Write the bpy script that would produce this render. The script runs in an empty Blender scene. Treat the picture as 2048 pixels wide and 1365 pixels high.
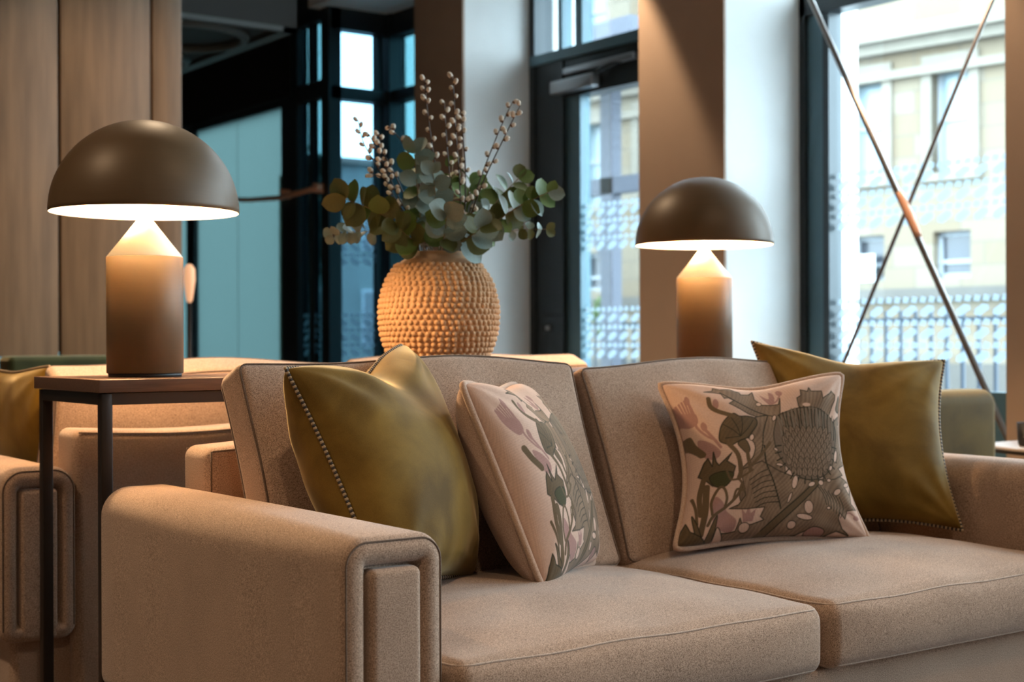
import bpy, math, random
import numpy as np
from mathutils import Vector, Matrix
from mathutils.bvhtree import BVHTree

scene = bpy.context.scene
COL = scene.collection
PI = math.pi

# ------------------------------------------------------------------ camera
FPX, YAW, ROLL, H = 2950.0, math.radians(36.15), math.radians(0.2), 0.9
VIEW = np.array([math.sin(YAW), math.cos(YAW), 0.0])
RIGHT = np.array([math.cos(YAW), -math.sin(YAW), 0.0])
UP = np.array([0, 0, 1.0])
CAM = np.array([0, 0, H])
cd = bpy.data.cameras.new('camera')
cam = bpy.data.objects.new('camera', cd)
COL.objects.link(cam)
cd.sensor_width = 36.0
cd.lens = FPX / 2048 * 36.0
cd.clip_end = 300
cam.matrix_world = (Matrix.Translation((0, 0, H)) @ Matrix.Rotation(-YAW, 4, 'Z')
                    @ Matrix.Rotation(PI / 2, 4, 'X') @ Matrix.Rotation(-ROLL, 4, 'Z'))
cd.dof.use_dof = True
cd.dof.focus_distance = 2.4
cd.dof.aperture_fstop = 5.4
scene.camera = cam

# ------------------------------------------------------------------ view, world, lights
vs = scene.view_settings
vs.view_transform = 'Standard'
vs.look = 'None'
vs.gamma = 1.0
vs.use_curve_mapping = False
vs.exposure = 0.5
world = bpy.data.worlds.new('overcast_sky')
scene.world = world
world.use_nodes = True
bg = world.node_tree.nodes['Background']
bg.inputs['Color'].default_value = (0.70, 0.87, 1.0, 1)
bg.inputs['Strength'].default_value = 14.0


def area(name, loc, aim, size, power, color, spread=180):
    l = bpy.data.lights.new(name, 'AREA')
    l.shape = 'DISK'
    l.size = size
    l.energy = power
    l.color = color
    l.spread = math.radians(spread)
    o = bpy.data.objects.new(name, l)
    COL.objects.link(o)
    o.location = loc
    o.rotation_euler = (Vector(aim) - Vector(loc)).to_track_quat('-Z', 'Y').to_euler()
    return o


WARM = (1.0, 0.74, 0.48)
for i, (x, y, p) in enumerate([(0.3, 0.3, 9), (2.0, 1.2, 5), (3.4, 0.2, 5), (2.0, 4.4, 20), (-0.4, 2.9, 13), (2.4, 5.3, 12)]):  # unseen warm downlights without fixtures; leftmost one added to lift the sofa arm side
    area('unseen_downlight', (x, y, 3.05), (x, y, 0), 0.16, p, WARM, 110)


def spot(name, loc, aim, half, power, color, blend):
    l = bpy.data.lights.new(name, 'SPOT')
    l.energy = power
    l.color = color
    l.spot_size = math.radians(half * 2)
    l.spot_blend = blend
    l.shadow_soft_size = 0.03
    o = bpy.data.objects.new(name, l)
    COL.objects.link(o)
    o.location = loc
    o.rotation_euler = (Vector(aim) - Vector(loc)).to_track_quat('-Z', 'Y').to_euler()


for y in (5.31, 3.55, 1.0):
    spot('window_downlight', (4.25, y, 3.1), (4.25, y, 0), 30, 115, WARM, 0.35)


def portal(loc, sy, sz, rot):
    l = bpy.data.lights.new('window_portal', 'AREA')
    l.shape = 'RECTANGLE'
    l.size, l.size_y = sz, sy
    l.cycles.is_portal = True
    o = bpy.data.objects.new('window_portal', l)
    COL.objects.link(o)
    o.location = loc
    o.rotation_euler = rot


for (y0, y1) in ((3.1815, 4.589), (5.146, 6.585), (1.25, 2.62), (-0.65, 0.7), (-3.0, -1.2)):
    portal((5.05, (y0 + y1) / 2, 1.6), y1 - y0, 2.7, (0, PI / 2, 0))


# ------------------------------------------------------------------ helpers
def ray(px, py):
    x, y = px - 1024, 682.5 - py
    c, s = math.cos(ROLL), math.sin(ROLL)
    return VIEW + RIGHT * ((c * x + s * y) / FPX) + UP * ((c * y - s * x) / FPX)


def at(px, py, depth):
    return CAM + ray(px, py) * depth


def atX(px, py, X):
    q = ray(px, py)
    return CAM + q * (X / q[0])


def atY(px, py, Y):
    q = ray(px, py)
    return CAM + q * (Y / q[1])


def atZ(px, py, Z):
    q = ray(px, py)
    return CAM + q * ((Z - H) / q[2])


def newmesh(name, V, F, mat=None, smooth=True):
    V = np.asarray(V, dtype=np.float32)
    me = bpy.data.meshes.new(name)
    if isinstance(F, np.ndarray):
        n, k = F.shape
        me.vertices.add(len(V))
        me.vertices.foreach_set('co', V.ravel())
        me.loops.add(n * k)
        me.loops.foreach_set('vertex_index', F.astype(np.int32).ravel())
        me.polygons.add(n)
        me.polygons.foreach_set('loop_start', np.arange(0, n * k, k, dtype=np.int32))
        me.update(calc_edges=True)
    else:
        me.from_pydata(V.tolist(), [], [tuple(int(i) for i in f) for f in F])
        me.update()
    if smooth:
        me.polygons.foreach_set('use_smooth', [True] * len(me.polygons))
    if mat:
        me.materials.append(mat)
    return me


def addobj(name, me, parent=None):
    o = bpy.data.objects.new(name, me)
    COL.objects.link(o)
    if parent is not None:
        o.parent = parent
    return o


def part(name, VF, mat, parent=None, smooth=True, label=None, kind=None):
    o = addobj(name, newmesh(name, VF[0], VF[1], mat, smooth), parent)
    if label:
        o['label'] = label
    if kind:
        o['kind'] = kind
    return o


def tag(o, label, cat, group=None):
    o['label'] = label
    o['category'] = cat
    if group:
        o['group'] = group
    return o


def thing(name, label, cat, loc=(0, 0, 0), rz=0, group=None):
    o = bpy.data.objects.new(name, None)
    o.empty_display_size = 0.05
    COL.objects.link(o)
    o.location = loc
    o.rotation_euler = (0, 0, rz)
    return tag(o, label, cat, group)


def struct(name, VF, mat, parent=None, smooth=False, label=None):
    o = part(name, VF, mat, parent, smooth, label)
    if parent is None:
        o['kind'] = 'structure'
    return o


def copy_tree(o, parent=None):
    c = o.copy()
    COL.objects.link(c)
    c.parent = parent
    for ch in list(o.children):
        copy_tree(ch, c)
    return c


def join(*vfs):
    VV, FF, n = [], [], 0
    for V, F in vfs:
        V = np.asarray(V, float)
        VV.append(V)
        FF += [tuple(int(i) + n for i in f) for f in F]
        n += len(V)
    return np.concatenate(VV), FF


def box(x0, x1, y0, y1, z0, z1):
    V = [(x0, y0, z0), (x1, y0, z0), (x1, y1, z0), (x0, y1, z0), (x0, y0, z1), (x1, y0, z1), (x1, y1, z1), (x0, y1, z1)]
    F = [(0, 3, 2, 1), (4, 5, 6, 7), (0, 1, 5, 4), (1, 2, 6, 5), (2, 3, 7, 6), (3, 0, 4, 7)]
    return np.array(V, float), F


def rbox(x0, x1, y0, y1, z0, z1, r, n=(4, 4, 4), rs=3, fn=None):
    """rounded box, gridded so that fn can swell it"""
    lo, hi = np.array([x0, y0, z0]), np.array([x1, y1, z1])
    c, h = (lo + hi) / 2, (hi - lo) / 2
    ax = []
    for i in range(3):
        t = np.tan(np.linspace(0, PI / 4, rs + 1)) * r
        left = -h[i] + r - t[::-1]
        mid = np.linspace(-h[i] + r, h[i] - r, n[i] + 1)[1:-1] if n[i] > 1 else np.array([])
        ax.append(np.concatenate([left, mid, -left[::-1]]))
    P, F = [], []
    cnt = 0
    for i in range(3):
        j, k = (i + 1) % 3, (i + 2) % 3
        A, B = np.meshgrid(ax[j], ax[k], indexing='ij')
        for sgn in (-1, 1):
            Q = np.zeros((A.size, 3))
            Q[:, i] = sgn * h[i]
            Q[:, j] = A.ravel()
            Q[:, k] = B.ravel()
            na, nb = A.shape
            idx = np.arange(A.size).reshape(na, nb) + cnt
            a, b, c2, d = idx[:-1, :-1].ravel(), idx[1:, :-1].ravel(), idx[1:, 1:].ravel(), idx[:-1, 1:].ravel()
            F.append(np.stack([a, b, c2, d] if sgn > 0 else [a, d, c2, b], 1))
            P.append(Q)
            cnt += A.size
    P = np.concatenate(P)
    F = np.concatenate(F)
    key = np.round(P * 1e5).astype(np.int64)
    _, first, inv = np.unique(key, axis=0, return_index=True, return_inverse=True)
    inv = inv.reshape(-1)
    P, F = P[first], inv[F]
    inner = np.clip(P, -(h - r), h - r)
    d = P - inner
    L = np.linalg.norm(d, axis=1, keepdims=True)
    P = inner + d / np.maximum(L, 1e-9) * r + c
    if fn is not None:
        P = fn(P)
    return P, F


def tube(path, r, seg=8, closed=False, taper=None):
    P = np.asarray(path, float)
    n = len(P)
    T = np.zeros_like(P)
    if closed:
        T = np.roll(P, -1, 0) - np.roll(P, 1, 0)
    else:
        T[1:-1] = P[2:] - P[:-2]
        T[0] = P[1] - P[0]
        T[-1] = P[-1] - P[-2]
    T /= np.maximum(np.linalg.norm(T, axis=1, keepdims=True), 1e-9)
    ref = np.array([0, 0, 1.0]) if abs(T[0][2]) < 0.9 else np.array([1.0, 0, 0])
    u = np.cross(T[0], ref)
    u /= np.linalg.norm(u)
    V, F = [], []
    for i in range(n):
        u = u - T[i] * np.dot(u, T[i])
        u /= max(np.linalg.norm(u), 1e-9)
        w = np.cross(T[i], u)
        rr = r if taper is None else r * taper[i]
        for k in range(seg):
            a = 2 * PI * k / seg
            V.append(P[i] + (u * math.cos(a) + w * math.sin(a)) * rr)
    m = n if closed else n - 1
    for i in range(m):
        i2 = (i + 1) % n
        for k in range(seg):
            k2 = (k + 1) % seg
            F.append((i * seg + k, i * seg + k2, i2 * seg + k2, i2 * seg + k))
    if not closed:
        F.append(tuple(range(seg))[::-1])
        F.append(tuple((n - 1) * seg + k for k in range(seg)))
    return np.array(V), F


def lathe(prof, seg=48, cap0=False, cap1=False):
    V, F = [], []
    for (r, z) in prof:
        for k in range(seg):
            a = 2 * PI * k / seg
            V.append((r * math.cos(a), r * math.sin(a), z))
    for i in range(len(prof) - 1):
        for k in range(seg):
            k2 = (k + 1) % seg
            F.append((i * seg + k, i * seg + k2, (i + 1) * seg + k2, (i + 1) * seg + k))
    if cap0:
        F.append(tuple(range(seg))[::-1])
    if cap1:
        F.append(tuple((len(prof) - 1) * seg + k for k in range(seg)))
    return np.array(V), F


def smoothpath(pts, n):
    """Catmull-Rom through pts"""
    P = np.asarray(pts, float)
    P = np.vstack([2 * P[0] - P[1], P, 2 * P[-1] - P[-2]])
    out = []
    m = len(P) - 3
    for t in np.linspace(0, m, n):
        i = min(int(t), m - 1)
        f = t - i
        a, b, c, d = P[i:i + 4]
        out.append(0.5 * ((2 * b) + (c - a) * f + (2 * a - 5 * b + 4 * c - d) * f * f + (3 * b - a - 3 * c + d) * f ** 3))
    return np.array(out)


# ------------------------------------------------------------------ materials
def mat_new(name):
    m = bpy.data.materials.new(name)
    m.use_nodes = True
    nt = m.node_tree
    return m, nt, nt.nodes['Principled BSDF']


def N(nt, typ, **kw):
    n = nt.nodes.new(typ)
    for k, v in kw.items():
        if k in n.inputs:
            n.inputs[k].default_value = v
        else:
            setattr(n, k, v)
    return n


def ramp(nt, fac, stops):
    r = nt.nodes.new('ShaderNodeValToRGB')
    e = r.color_ramp.elements
    while len(e) < len(stops):
        e.new(0.5)
    for i, (p, c) in enumerate(stops):
        e[i].position = p
        e[i].color = (*c, 1) if len(c) == 3 else c
    nt.links.new(fac, r.inputs['Fac'])
    return r.outputs['Color']


def plain(name, col, rough=0.5, metal=0.0, var=0.0, scale=8.0, bump=0.0, coat=0.0, spec=0.5, stretch=(1, 1, 1)):
    m, nt, b = mat_new(name)
    b.inputs['Roughness'].default_value = rough
    b.inputs['Metallic'].default_value = metal
    b.inputs['Specular IOR Level'].default_value = spec
    b.inputs['Coat Weight'].default_value = coat
    tc = N(nt, 'ShaderNodeTexCoord')
    mp = N(nt, 'ShaderNodeMapping')
    mp.inputs['Scale'].default_value = stretch
    nt.links.new(tc.outputs['Object'], mp.inputs['Vector'])
    no = N(nt, 'ShaderNodeTexNoise', Scale=scale, Detail=5.0)
    nt.links.new(mp.outputs['Vector'], no.inputs['Vector'])
    lo = tuple(max(0, c * (1 - var)) for c in col)
    hi = tuple(min(1, c * (1 + var)) for c in col)
    nt.links.new(ramp(nt, no.outputs['Fac'], [(0.25, lo), (0.75, hi)]), b.inputs['Base Color'])
    if bump:
        bp = N(nt, 'ShaderNodeBump', Strength=bump, Distance=0.002)
        nt.links.new(no.outputs['Fac'], bp.inputs['Height'])
        nt.links.new(bp.outputs['Normal'], b.inputs['Normal'])
    return m


def fabric(name, dark, light, freq=2500.0, bump=0.35, sheen=0.25, mott=0.12):
    """heathered twill weave"""
    m, nt, b = mat_new(name)
    b.inputs['Roughness'].default_value = 0.92
    b.inputs['Specular IOR Level'].default_value = 0.15
    b.inputs['Sheen Weight'].default_value = sheen
    b.inputs['Sheen Roughness'].default_value = 0.5
    tc = N(nt, 'ShaderNodeTexCoord')
    L = nt.links.new

    def wave(d):
        dp = N(nt, 'ShaderNodeVectorMath', operation='DOT_PRODUCT')
        L(tc.outputs['Object'], dp.inputs[0])
        dp.inputs[1].default_value = tuple(c * freq for c in d)
        s = N(nt, 'ShaderNodeMath', operation='SINE')
        L(dp.outputs['Value'], s.inputs[0])
        return s.outputs[0]
    w = N(nt, 'ShaderNodeMath', operation='MULTIPLY')
    L(wave((0.95, 0.9, 0.25)), w.inputs[0])
    L(wave((-0.3, 0.95, -0.95)), w.inputs[1])
    n1 = N(nt, 'ShaderNodeTexNoise', Scale=600.0, Detail=3.0)
    n2 = N(nt, 'ShaderNodeTexNoise', Scale=9.0, Detail=4.0)
    L(tc.outputs['Object'], n1.inputs['Vector'])
    L(tc.outputs['Object'], n2.inputs['Vector'])
    s1 = N(nt, 'ShaderNodeMath', operation='MULTIPLY_ADD')
    L(w.outputs[0], s1.inputs[0])
    s1.inputs[1].default_value = 0.025
    L(n1.outputs['Fac'], s1.inputs[2])
    s2 = N(nt, 'ShaderNodeMath', operation='MULTIPLY_ADD')
    L(n2.outputs['Fac'], s2.inputs[0])
    s2.inputs[1].default_value = mott
    L(s1.outputs[0], s2.inputs[2])
    L(ramp(nt, s2.outputs[0], [(0.36, dark), (0.72, light)]), b.inputs['Base Color'])
    bp = N(nt, 'ShaderNodeBump', Strength=bump, Distance=0.0007)
    L(s1.outputs[0], bp.inputs['Height'])
    L(bp.outputs['Normal'], b.inputs['Normal'])
    return m


def velvet(name, dark, light):
    m, nt, b = mat_new(name)
    L = nt.links.new
    b.inputs['Roughness'].default_value = 0.75
    b.inputs['Specular IOR Level'].default_value = 0.2
    b.inputs['Sheen Weight'].default_value = 0.7
    b.inputs['Sheen Roughness'].default_value = 0.32
    b.inputs['Sheen Tint'].default_value = (1.0, 0.80, 0.48, 1)
    tc = N(nt, 'ShaderNodeTexCoord')
    n1 = N(nt, 'ShaderNodeTexNoise', Scale=8.0, Detail=4.0, Roughness=0.5, Distortion=0.4)
    n2 = N(nt, 'ShaderNodeTexNoise', Scale=600.0, Detail=1.0)
    L(tc.outputs['Object'], n1.inputs['Vector'])
    L(tc.outputs['Object'], n2.inputs['Vector'])
    s = N(nt, 'ShaderNodeMath', operation='MULTIPLY_ADD')
    L(n2.outputs['Fac'], s.inputs[0])
    s.inputs[1].default_value = 0.16
    L(n1.outputs['Fac'], s.inputs[2])
    L(ramp(nt, s.outputs[0], [(0.40, dark), (0.78, light)]), b.inputs['Base Color'])
    bp = N(nt, 'ShaderNodeBump', Strength=0.25, Distance=0.006)
    L(n1.outputs['Fac'], bp.inputs['Height'])
    L(bp.outputs['Normal'], b.inputs['Normal'])
    return m


def emit(name, col, strength):
    m, nt, b = mat_new(name)
    b.inputs['Base Color'].default_value = (*col, 1)
    b.inputs['Emission Color'].default_value = (*col, 1)
    b.inputs['Emission Strength'].default_value = strength
    return m


def glass(name, tint, refl=0.06):
    """thin window pane: tinted see-through with a weak mirror"""
    m = bpy.data.materials.new(name)
    m.use_nodes = True
    nt = m.node_tree
    nt.nodes.clear()
    out = N(nt, 'ShaderNodeOutputMaterial')
    tr = N(nt, 'ShaderNodeBsdfTransparent')
    tr.inputs['Color'].default_value = (*tint, 1)
    gl = N(nt, 'ShaderNodeBsdfGlossy')
    gl.inputs['Roughness'].default_value = 0.02
    lw = N(nt, 'ShaderNodeLayerWeight', Blend=0.25)
    mx = N(nt, 'ShaderNodeMixShader')
    mu = N(nt, 'ShaderNodeMath', operation='MULTIPLY_ADD')
    nt.links.new(lw.outputs['Fresnel'], mu.inputs[0])
    mu.inputs[1].default_value = 0.5
    mu.inputs[2].default_value = refl * 0.3
    nt.links.new(mu.outputs[0], mx.inputs['Fac'])
    nt.links.new(tr.outputs[0], mx.inputs[1])
    nt.links.new(gl.outputs[0], mx.inputs[2])
    nt.links.new(mx.outputs[0], out.inputs['Surface'])
    return m


def translucent(name, col, clear=0.0, diff=0.3):
    m = bpy.data.materials.new(name)
    m.use_nodes = True
    nt = m.node_tree
    nt.nodes.clear()
    out = N(nt, 'ShaderNodeOutputMaterial')
    tl = N(nt, 'ShaderNodeBsdfTranslucent')
    tl.inputs['Color'].default_value = (*col, 1)
    df = N(nt, 'ShaderNodeBsdfDiffuse')
    df.inputs['Color'].default_value = (*col, 1)
    m1 = N(nt, 'ShaderNodeMixShader', Fac=diff)
    nt.links.new(tl.outputs[0], m1.inputs[1])
    nt.links.new(df.outputs[0], m1.inputs[2])
    tr = N(nt, 'ShaderNodeBsdfTransparent')
    m2 = N(nt, 'ShaderNodeMixShader', Fac=clear)
    nt.links.new(m1.outputs[0], m2.inputs[1])
    nt.links.new(tr.outputs[0], m2.inputs[2])
    nt.links.new(m2.outputs[0], out.inputs['Surface'])
    return m


M = {}
M['sofa'] = fabric('oatmeal_tweed', (0.160, 0.096, 0.063), (0.56, 0.385, 0.280))
M['welt'] = fabric('brown_welt', (0.085, 0.052, 0.034), (0.18, 0.12, 0.085))
M['sofa_seam'] = fabric('oatmeal_seam', (0.33, 0.24, 0.18), (0.60, 0.45, 0.36))
M['olive'] = velvet('olive_velvet', (0.098, 0.051, 0.005), (0.245, 0.142, 0.024))
M['mustard'] = velvet('mustard_velvet', (0.13, 0.066, 0.004), (0.22, 0.125, 0.012))
M['armchair'] = velvet('ochre_velvet', (0.075, 0.038, 0.003), (0.13, 0.072, 0.008))
M['piping'] = fabric('blush_piping', (0.38, 0.24, 0.17), (0.58, 0.40, 0.30), bump=0.15)
M['cord_light'] = plain('cream_cord', (0.42, 0.30, 0.18), 0.6)
M['cord_dark'] = plain('charcoal_cord', (0.035, 0.025, 0.02), 0.6)
M['bead'] = plain('bronze_bead', (0.30, 0.17, 0.09), 0.35, 0.3)
M['lamp'] = plain('satin_bronze', (0.122, 0.073, 0.034), 0.46, 0.1, var=0.05, scale=60, stretch=(0.2, 0.2, 12), spec=0.4)
M['lamp_white'] = plain('lamp_cream', (0.85, 0.80, 0.70), 0.35)
M['bulb'] = emit('warm_bulb', (1.0, 0.80, 0.55), 40.0)
M['black'] = plain('black_rubber', (0.012, 0.011, 0.011), 0.5)
M['walnut'] = plain('walnut_top', (0.125, 0.066, 0.043), 0.38, var=0.3, scale=14, stretch=(1, 14, 14), bump=0.05)
M['steel'] = plain('dark_steel', (0.034, 0.023, 0.017), 0.42, 0.5, var=0.1)
M['terracotta'] = plain('sandy_terracotta', (0.50, 0.29, 0.145), 0.75, var=0.14, scale=30, bump=0.1)
M['pillar'] = plain('taupe_paint', (0.47, 0.335, 0.25), 0.8, var=0.02)
M['reveal'] = plain('white_paint', (0.80, 0.80, 0.78), 0.75, var=0.02)
M['frame'] = plain('anthracite_frame', (0.022, 0.032, 0.038), 0.35, 0.2, var=0.05)
M['frame_teal'] = plain('petrol_frame', (0.085, 0.165, 0.205), 0.4, 0.1, var=0.05)
M['dark'] = plain('black_paint', (0.006, 0.006, 0.006), 0.8)
M['bulkhead'] = plain('charcoal_paint', (0.022, 0.022, 0.019), 0.8)
M['ceil_white'] = plain('ceiling_white', (0.82, 0.81, 0.79), 0.8)
M['fretwork'] = plain('grey_fretwork', (0.09, 0.10, 0.095), 0.7)
M['woodwall'] = plain('brushed_oak_panel', (0.215, 0.132, 0.072), 0.5, var=0.25, scale=5, stretch=(5, 5, 0.45), spec=0.4)
M['groove'] = plain('panel_groove', (0.06, 0.035, 0.018), 0.7)
M['glass'] = glass('clear_pane', (0.93, 0.97, 0.97))
M['glass_tint'] = glass('smoky_teal_pane', (0.17, 0.28, 0.30), 0.1)
M['teal'] = translucent('teal_obscure_glass', (0.225, 0.300, 0.295), 0.0, 0.3)
M['frost'] = translucent('frosted_vinyl', (0.24, 0.29, 0.33), 0.1, 0.35)
M['chrome'] = plain('brushed_aluminium', (0.42, 0.43, 0.45), 0.3, 0.8)
M['copper'] = plain('copper_metal', (0.80, 0.38, 0.22), 0.5, 0.0)
M['rod'] = plain('bronze_rod', (0.26, 0.22, 0.20), 0.32, 0.8)
M['silver_leaf'] = plain('silver_blue_leaf', (0.20, 0.27, 0.24), 0.45, var=0.25, scale=40)
M['green_leaf'] = plain('green_leaf', (0.095, 0.16, 0.03), 0.5, var=0.3, scale=40)
M['olive_leaf'] = plain('olive_leaf', (0.095, 0.110, 0.030), 0.5, var=0.3, scale=40)
M['stem'] = plain('brown_twig', (0.05, 0.028, 0.018), 0.6)
M['gstem'] = plain('tan_green_stem', (0.20, 0.14, 0.06), 0.6)
M['catkin'] = plain('catkin_fluff', (0.78, 0.68, 0.56), 0.95, var=0.12, scale=400)
M['cap'] = plain('catkin_cap', (0.17, 0.085, 0.045), 0.7)
M['green_vel'] = velvet('bottle_green_velvet', (0.012, 0.016, 0.006), (0.03, 0.04, 0.015))
M['tabletop_pale'] = plain('pale_tabletop', (0.50, 0.42, 0.38), 0.4)
M['floor'] = plain('dark_oak_floor', (0.14, 0.09, 0.06), 0.5, var=0.3, scale=6, stretch=(8, 0.8, 1))
M['pavement'] = plain('grey_paving', (0.15, 0.15, 0.15), 0.8, var=0.1)
M['rail'] = plain('railing_paint', (0.02, 0.03, 0.045), 0.5)
M['winwhite'] = plain('white_sash', (0.22, 0.24, 0.26), 0.5)
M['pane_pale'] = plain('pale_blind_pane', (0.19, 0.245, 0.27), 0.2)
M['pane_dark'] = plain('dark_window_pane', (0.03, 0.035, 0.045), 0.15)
M['paper'] = plain('white_notice', (0.45, 0.47, 0.48), 0.6)
M['tree'] = plain('hazy_tree', (0.03, 0.05, 0.045), 0.8, var=0.4, scale=3)
M['lime'] = plain('lime_leaf', (0.13, 0.22, 0.035), 0.7, var=0.3, scale=9)


def stone_mat():
    m, nt, b = mat_new('sandstone_ashlar')
    L = nt.links.new
    b.inputs['Roughness'].default_value = 0.9
    tc = N(nt, 'ShaderNodeTexCoord')
    mp = N(nt, 'ShaderNodeMapping')
    mp.inputs['Rotation'].default_value = (PI / 2, 0, PI / 2)
    L(tc.outputs['Object'], mp.inputs['Vector'])
    sx = N(nt, 'ShaderNodeSeparateXYZ')
    L(tc.outputs['Object'], sx.inputs[0])
    cb = N(nt, 'ShaderNodeCombineXYZ')
    L(sx.outputs['Y'], cb.inputs['X'])
    L(sx.outputs['Z'], cb.inputs['Y'])
    br = N(nt, 'ShaderNodeTexBrick', Scale=1.0)
    br.inputs['Color1'].default_value = (0.125, 0.094, 0.060, 1)
    br.inputs['Color2'].default_value = (0.155, 0.130, 0.096, 1)
    br.inputs['Mortar'].default_value = (0.105, 0.086, 0.066, 1)
    br.inputs['Mortar Size'].default_value = 0.012
    br.inputs['Brick Width'].default_value = 0.75
    br.inputs['Row Height'].default_value = 0.33
    L(cb.outputs[0], br.inputs['Vector'])
    L(br.outputs['Color'], b.inputs['Base Color'])
    return m


M['stone'] = stone_mat()
M['stone_trim'] = plain('sandstone_trim', (0.145, 0.126, 0.100), 0.9, var=0.12, scale=2)
M['stone_dark'] = plain('weathered_stone', (0.075, 0.068, 0.06), 0.9, var=0.15, scale=2)

# ------------------------------------------------------------------ room shell
XP, XW = 4.5, 4.975            # room face of the pillars, glazing plane
struct('floor', box(-3, 5.2, -3, 18, -0.1, 0), M['floor'])
struct('ceiling', box(-2.1, 4.42, -3.1, 6.6, 3.2, 3.3), plain('warm_grey_ceiling', (0.36, 0.32, 0.28), 0.8))
struct('ceiling_far', box(-2.1, 4.6, 6.6, 18, 3.2, 3.3), M['bulkhead'])
o = struct('trim_1', box(4.42, 5.3, -3, 8.2, 2.99, 3.1), M['ceil_white'])
struct('wall_left', box(-2.1, -2.0, -3, 18, 0, 3.3), plain('brown_paint', (0.20, 0.13, 0.085), 0.8))
struct('wall_back', box(-2.1, 5.3, -3.1, -3.0, 0, 3.3), M['pillar'])


def pillar(name, y0, y1):
    o = struct(name, box(XP, 5.35, y0, y1, 0, 2.99), M['reveal'])
    p = part('painted_face', box(XP - 0.012, XP + 0.001, y0 - 0.0, y1, 0, 2.99), M['pillar'], o, False, 'taupe painted room face')
    return o


PIL = [(6.585, 7.072), (4.589, 5.146), (2.62, 3.1815), (0.7, 1.25), (-1.2, -0.65)]
for i, (a, b) in enumerate(PIL):
    pillar('wall_pier_%d' % (i + 1), a, b)


def frost_band(y0, y1, z0, z1, x):
    """printed pattern of slanted lozenges in rows, flat vinyl on the pane"""
    V, F = [], []
    pitch = 0.088
    rows = max(1, round((z1 - z0) / pitch))
    ph = (z1 - z0) / rows

    def poly(pts):
        n = len(V)
        V.extend([(x, a, b) for a, b in pts])
        F.append(tuple(range(n, n + len(pts))))
    k = int((y1 - y0) / pitch)
    for i in range(k):
        c = y0 + (i + 0.5) * (y1 - y0) / k
        for j in range(rows):
            b = z0 + j * ph
            poly([(c + 0.036, b + 0.012), (c + 0.012, b + 0.004), (c - 0.034, b + 0.032), (c - 0.030, b + 0.05), (c - 0.004, b + 0.054), (c + 0.034, b + 0.03)][::1])
            for d in (-0.021, 0.023):
                poly([(c + d + 0.019, b + ph * 0.70), (c + d - 0.012, b + ph * 0.66), (c + d - 0.019, b + ph * 0.90), (c + d + 0.008, b + ph * 0.97)])
    return np.array(V), F


def bay(idx, y0, y1, band=True, head=2.35, sill=0.69):
    """fixed window: petrol frame, pane, frosted bands, low panel"""
    fw = 0.13
    fr = join(box(XW - 0.02, XW + 0.08, y1 - 0.035, y1, 0, 2.99), box(XW - 0.02, XW + 0.08, y0, y0 + 0.035, 0, 2.99),
              box(XW - 0.02, XW + 0.08, y0, y1, head, head + 0.09), box(XW - 0.02, XW + 0.08, y0, y1, 2.93, 2.99))
    w = struct('window_%d' % idx, fr, M['frame'])
    for (a, b) in ((y1 - 0.135, y1 - 0.035), (y0 + 0.035, y0 + 0.135)):
        part('jamb_panel', box(XW + 0.0, XW + 0.07, a, b, 0, head), M['frame_teal'], w, False)
    for (a, b) in ((y1 - 0.17, y1 - 0.135), (y0 + 0.135, y0 + 0.17)):
        part('glazing_bead', box(XW - 0.015, XW + 0.07, a, b, 0, head), M['frame'], w, False)
    part('low_panel', box(XW + 0.02, XW + 0.06, y0 + 0.135, y1 - 0.135, 0, sill), M['frame_teal'], w, False)
    part('pane', box(XW + 0.035, XW + 0.041, y0 + 0.12, y1 - 0.12, sill - 0.01, head + 0.01), M['glass'], w, False)
    part('top_pane', box(XW + 0.035, XW + 0.041, y0 + 0.03, y1 - 0.03, head + 0.08, 2.94), M['glass'], w, False)
    if band:
        for (a, b) in ((0.80, 1.085), (1.375, 1.64)):
            part('frosted_pattern', frost_band(y0 + 0.17, y1 - 0.17, a, b, XW + 0.033), M['frost'], w, False, 'frosted band of slanted lozenges', 'stuff')
    return w


bay(1, 3.1815, 4.589)
bay(2, 1.25, 2.62)
bay(3, -0.65, 0.7)
bay(4, -3.0, -1.2)

# glazed door in the middle bay
y0, y1 = 5.146, 6.585
dr = struct('door_1', join(box(XW - 0.03, XW + 0.08, y1 - 0.29, y1 - 0.04, 0, 2.43), box(XW - 0.03, XW + 0.08, y0 + 0.04, y0 + 0.29, 0, 2.43),
                           box(XW - 0.02, XW + 0.08, y0 + 0.28, y1 - 0.28, 2.22, 2.43)), M['frame'])
part('jamb', box(XW - 0.04, XW + 0.09, y1 - 0.05, y1, 0, 2.99), M['frame'], dr, False)
part('jamb', box(XW - 0.04, XW + 0.09, y0, y0 + 0.05, 0, 2.99), M['frame'], dr, False)
part('transom', box(XW - 0.05, XW + 0.09, y0 + 0.02, y1 - 0.02, 2.425, 2.48), M['frame_teal'], dr, False)
part('door_stile', box(XW - 0.005, XW + 0.06, y1 - 0.41, y1 - 0.285, 0.05, 2.225), M['frame_teal'], dr, False)
part('door_stile', box(XW - 0.005, XW + 0.06, y0 + 0.285, y0 + 0.38, 0.05, 2.225), M['frame_teal'], dr, False)
part('kick_rail', box(XW - 0.005, XW + 0.06, y0 + 0.3, y1 - 0.3, 0.05, 0.3), M['frame_teal'], dr, False)
part('pane', box(XW + 0.03, XW + 0.036, y0 + 0.36, y1 - 0.39, 0.28, 2.23), M['glass'], dr, False)
part('transom_mullion', box(XW - 0.01, XW + 0.06, 6.325, 6.36, 2.47, 2.98), M['frame_teal'], dr, False)
part('transom_mullion', box(XW - 0.01, XW + 0.06, 6.15, 6.21, 2.47, 2.98), M['frame_teal'], dr, False)
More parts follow.
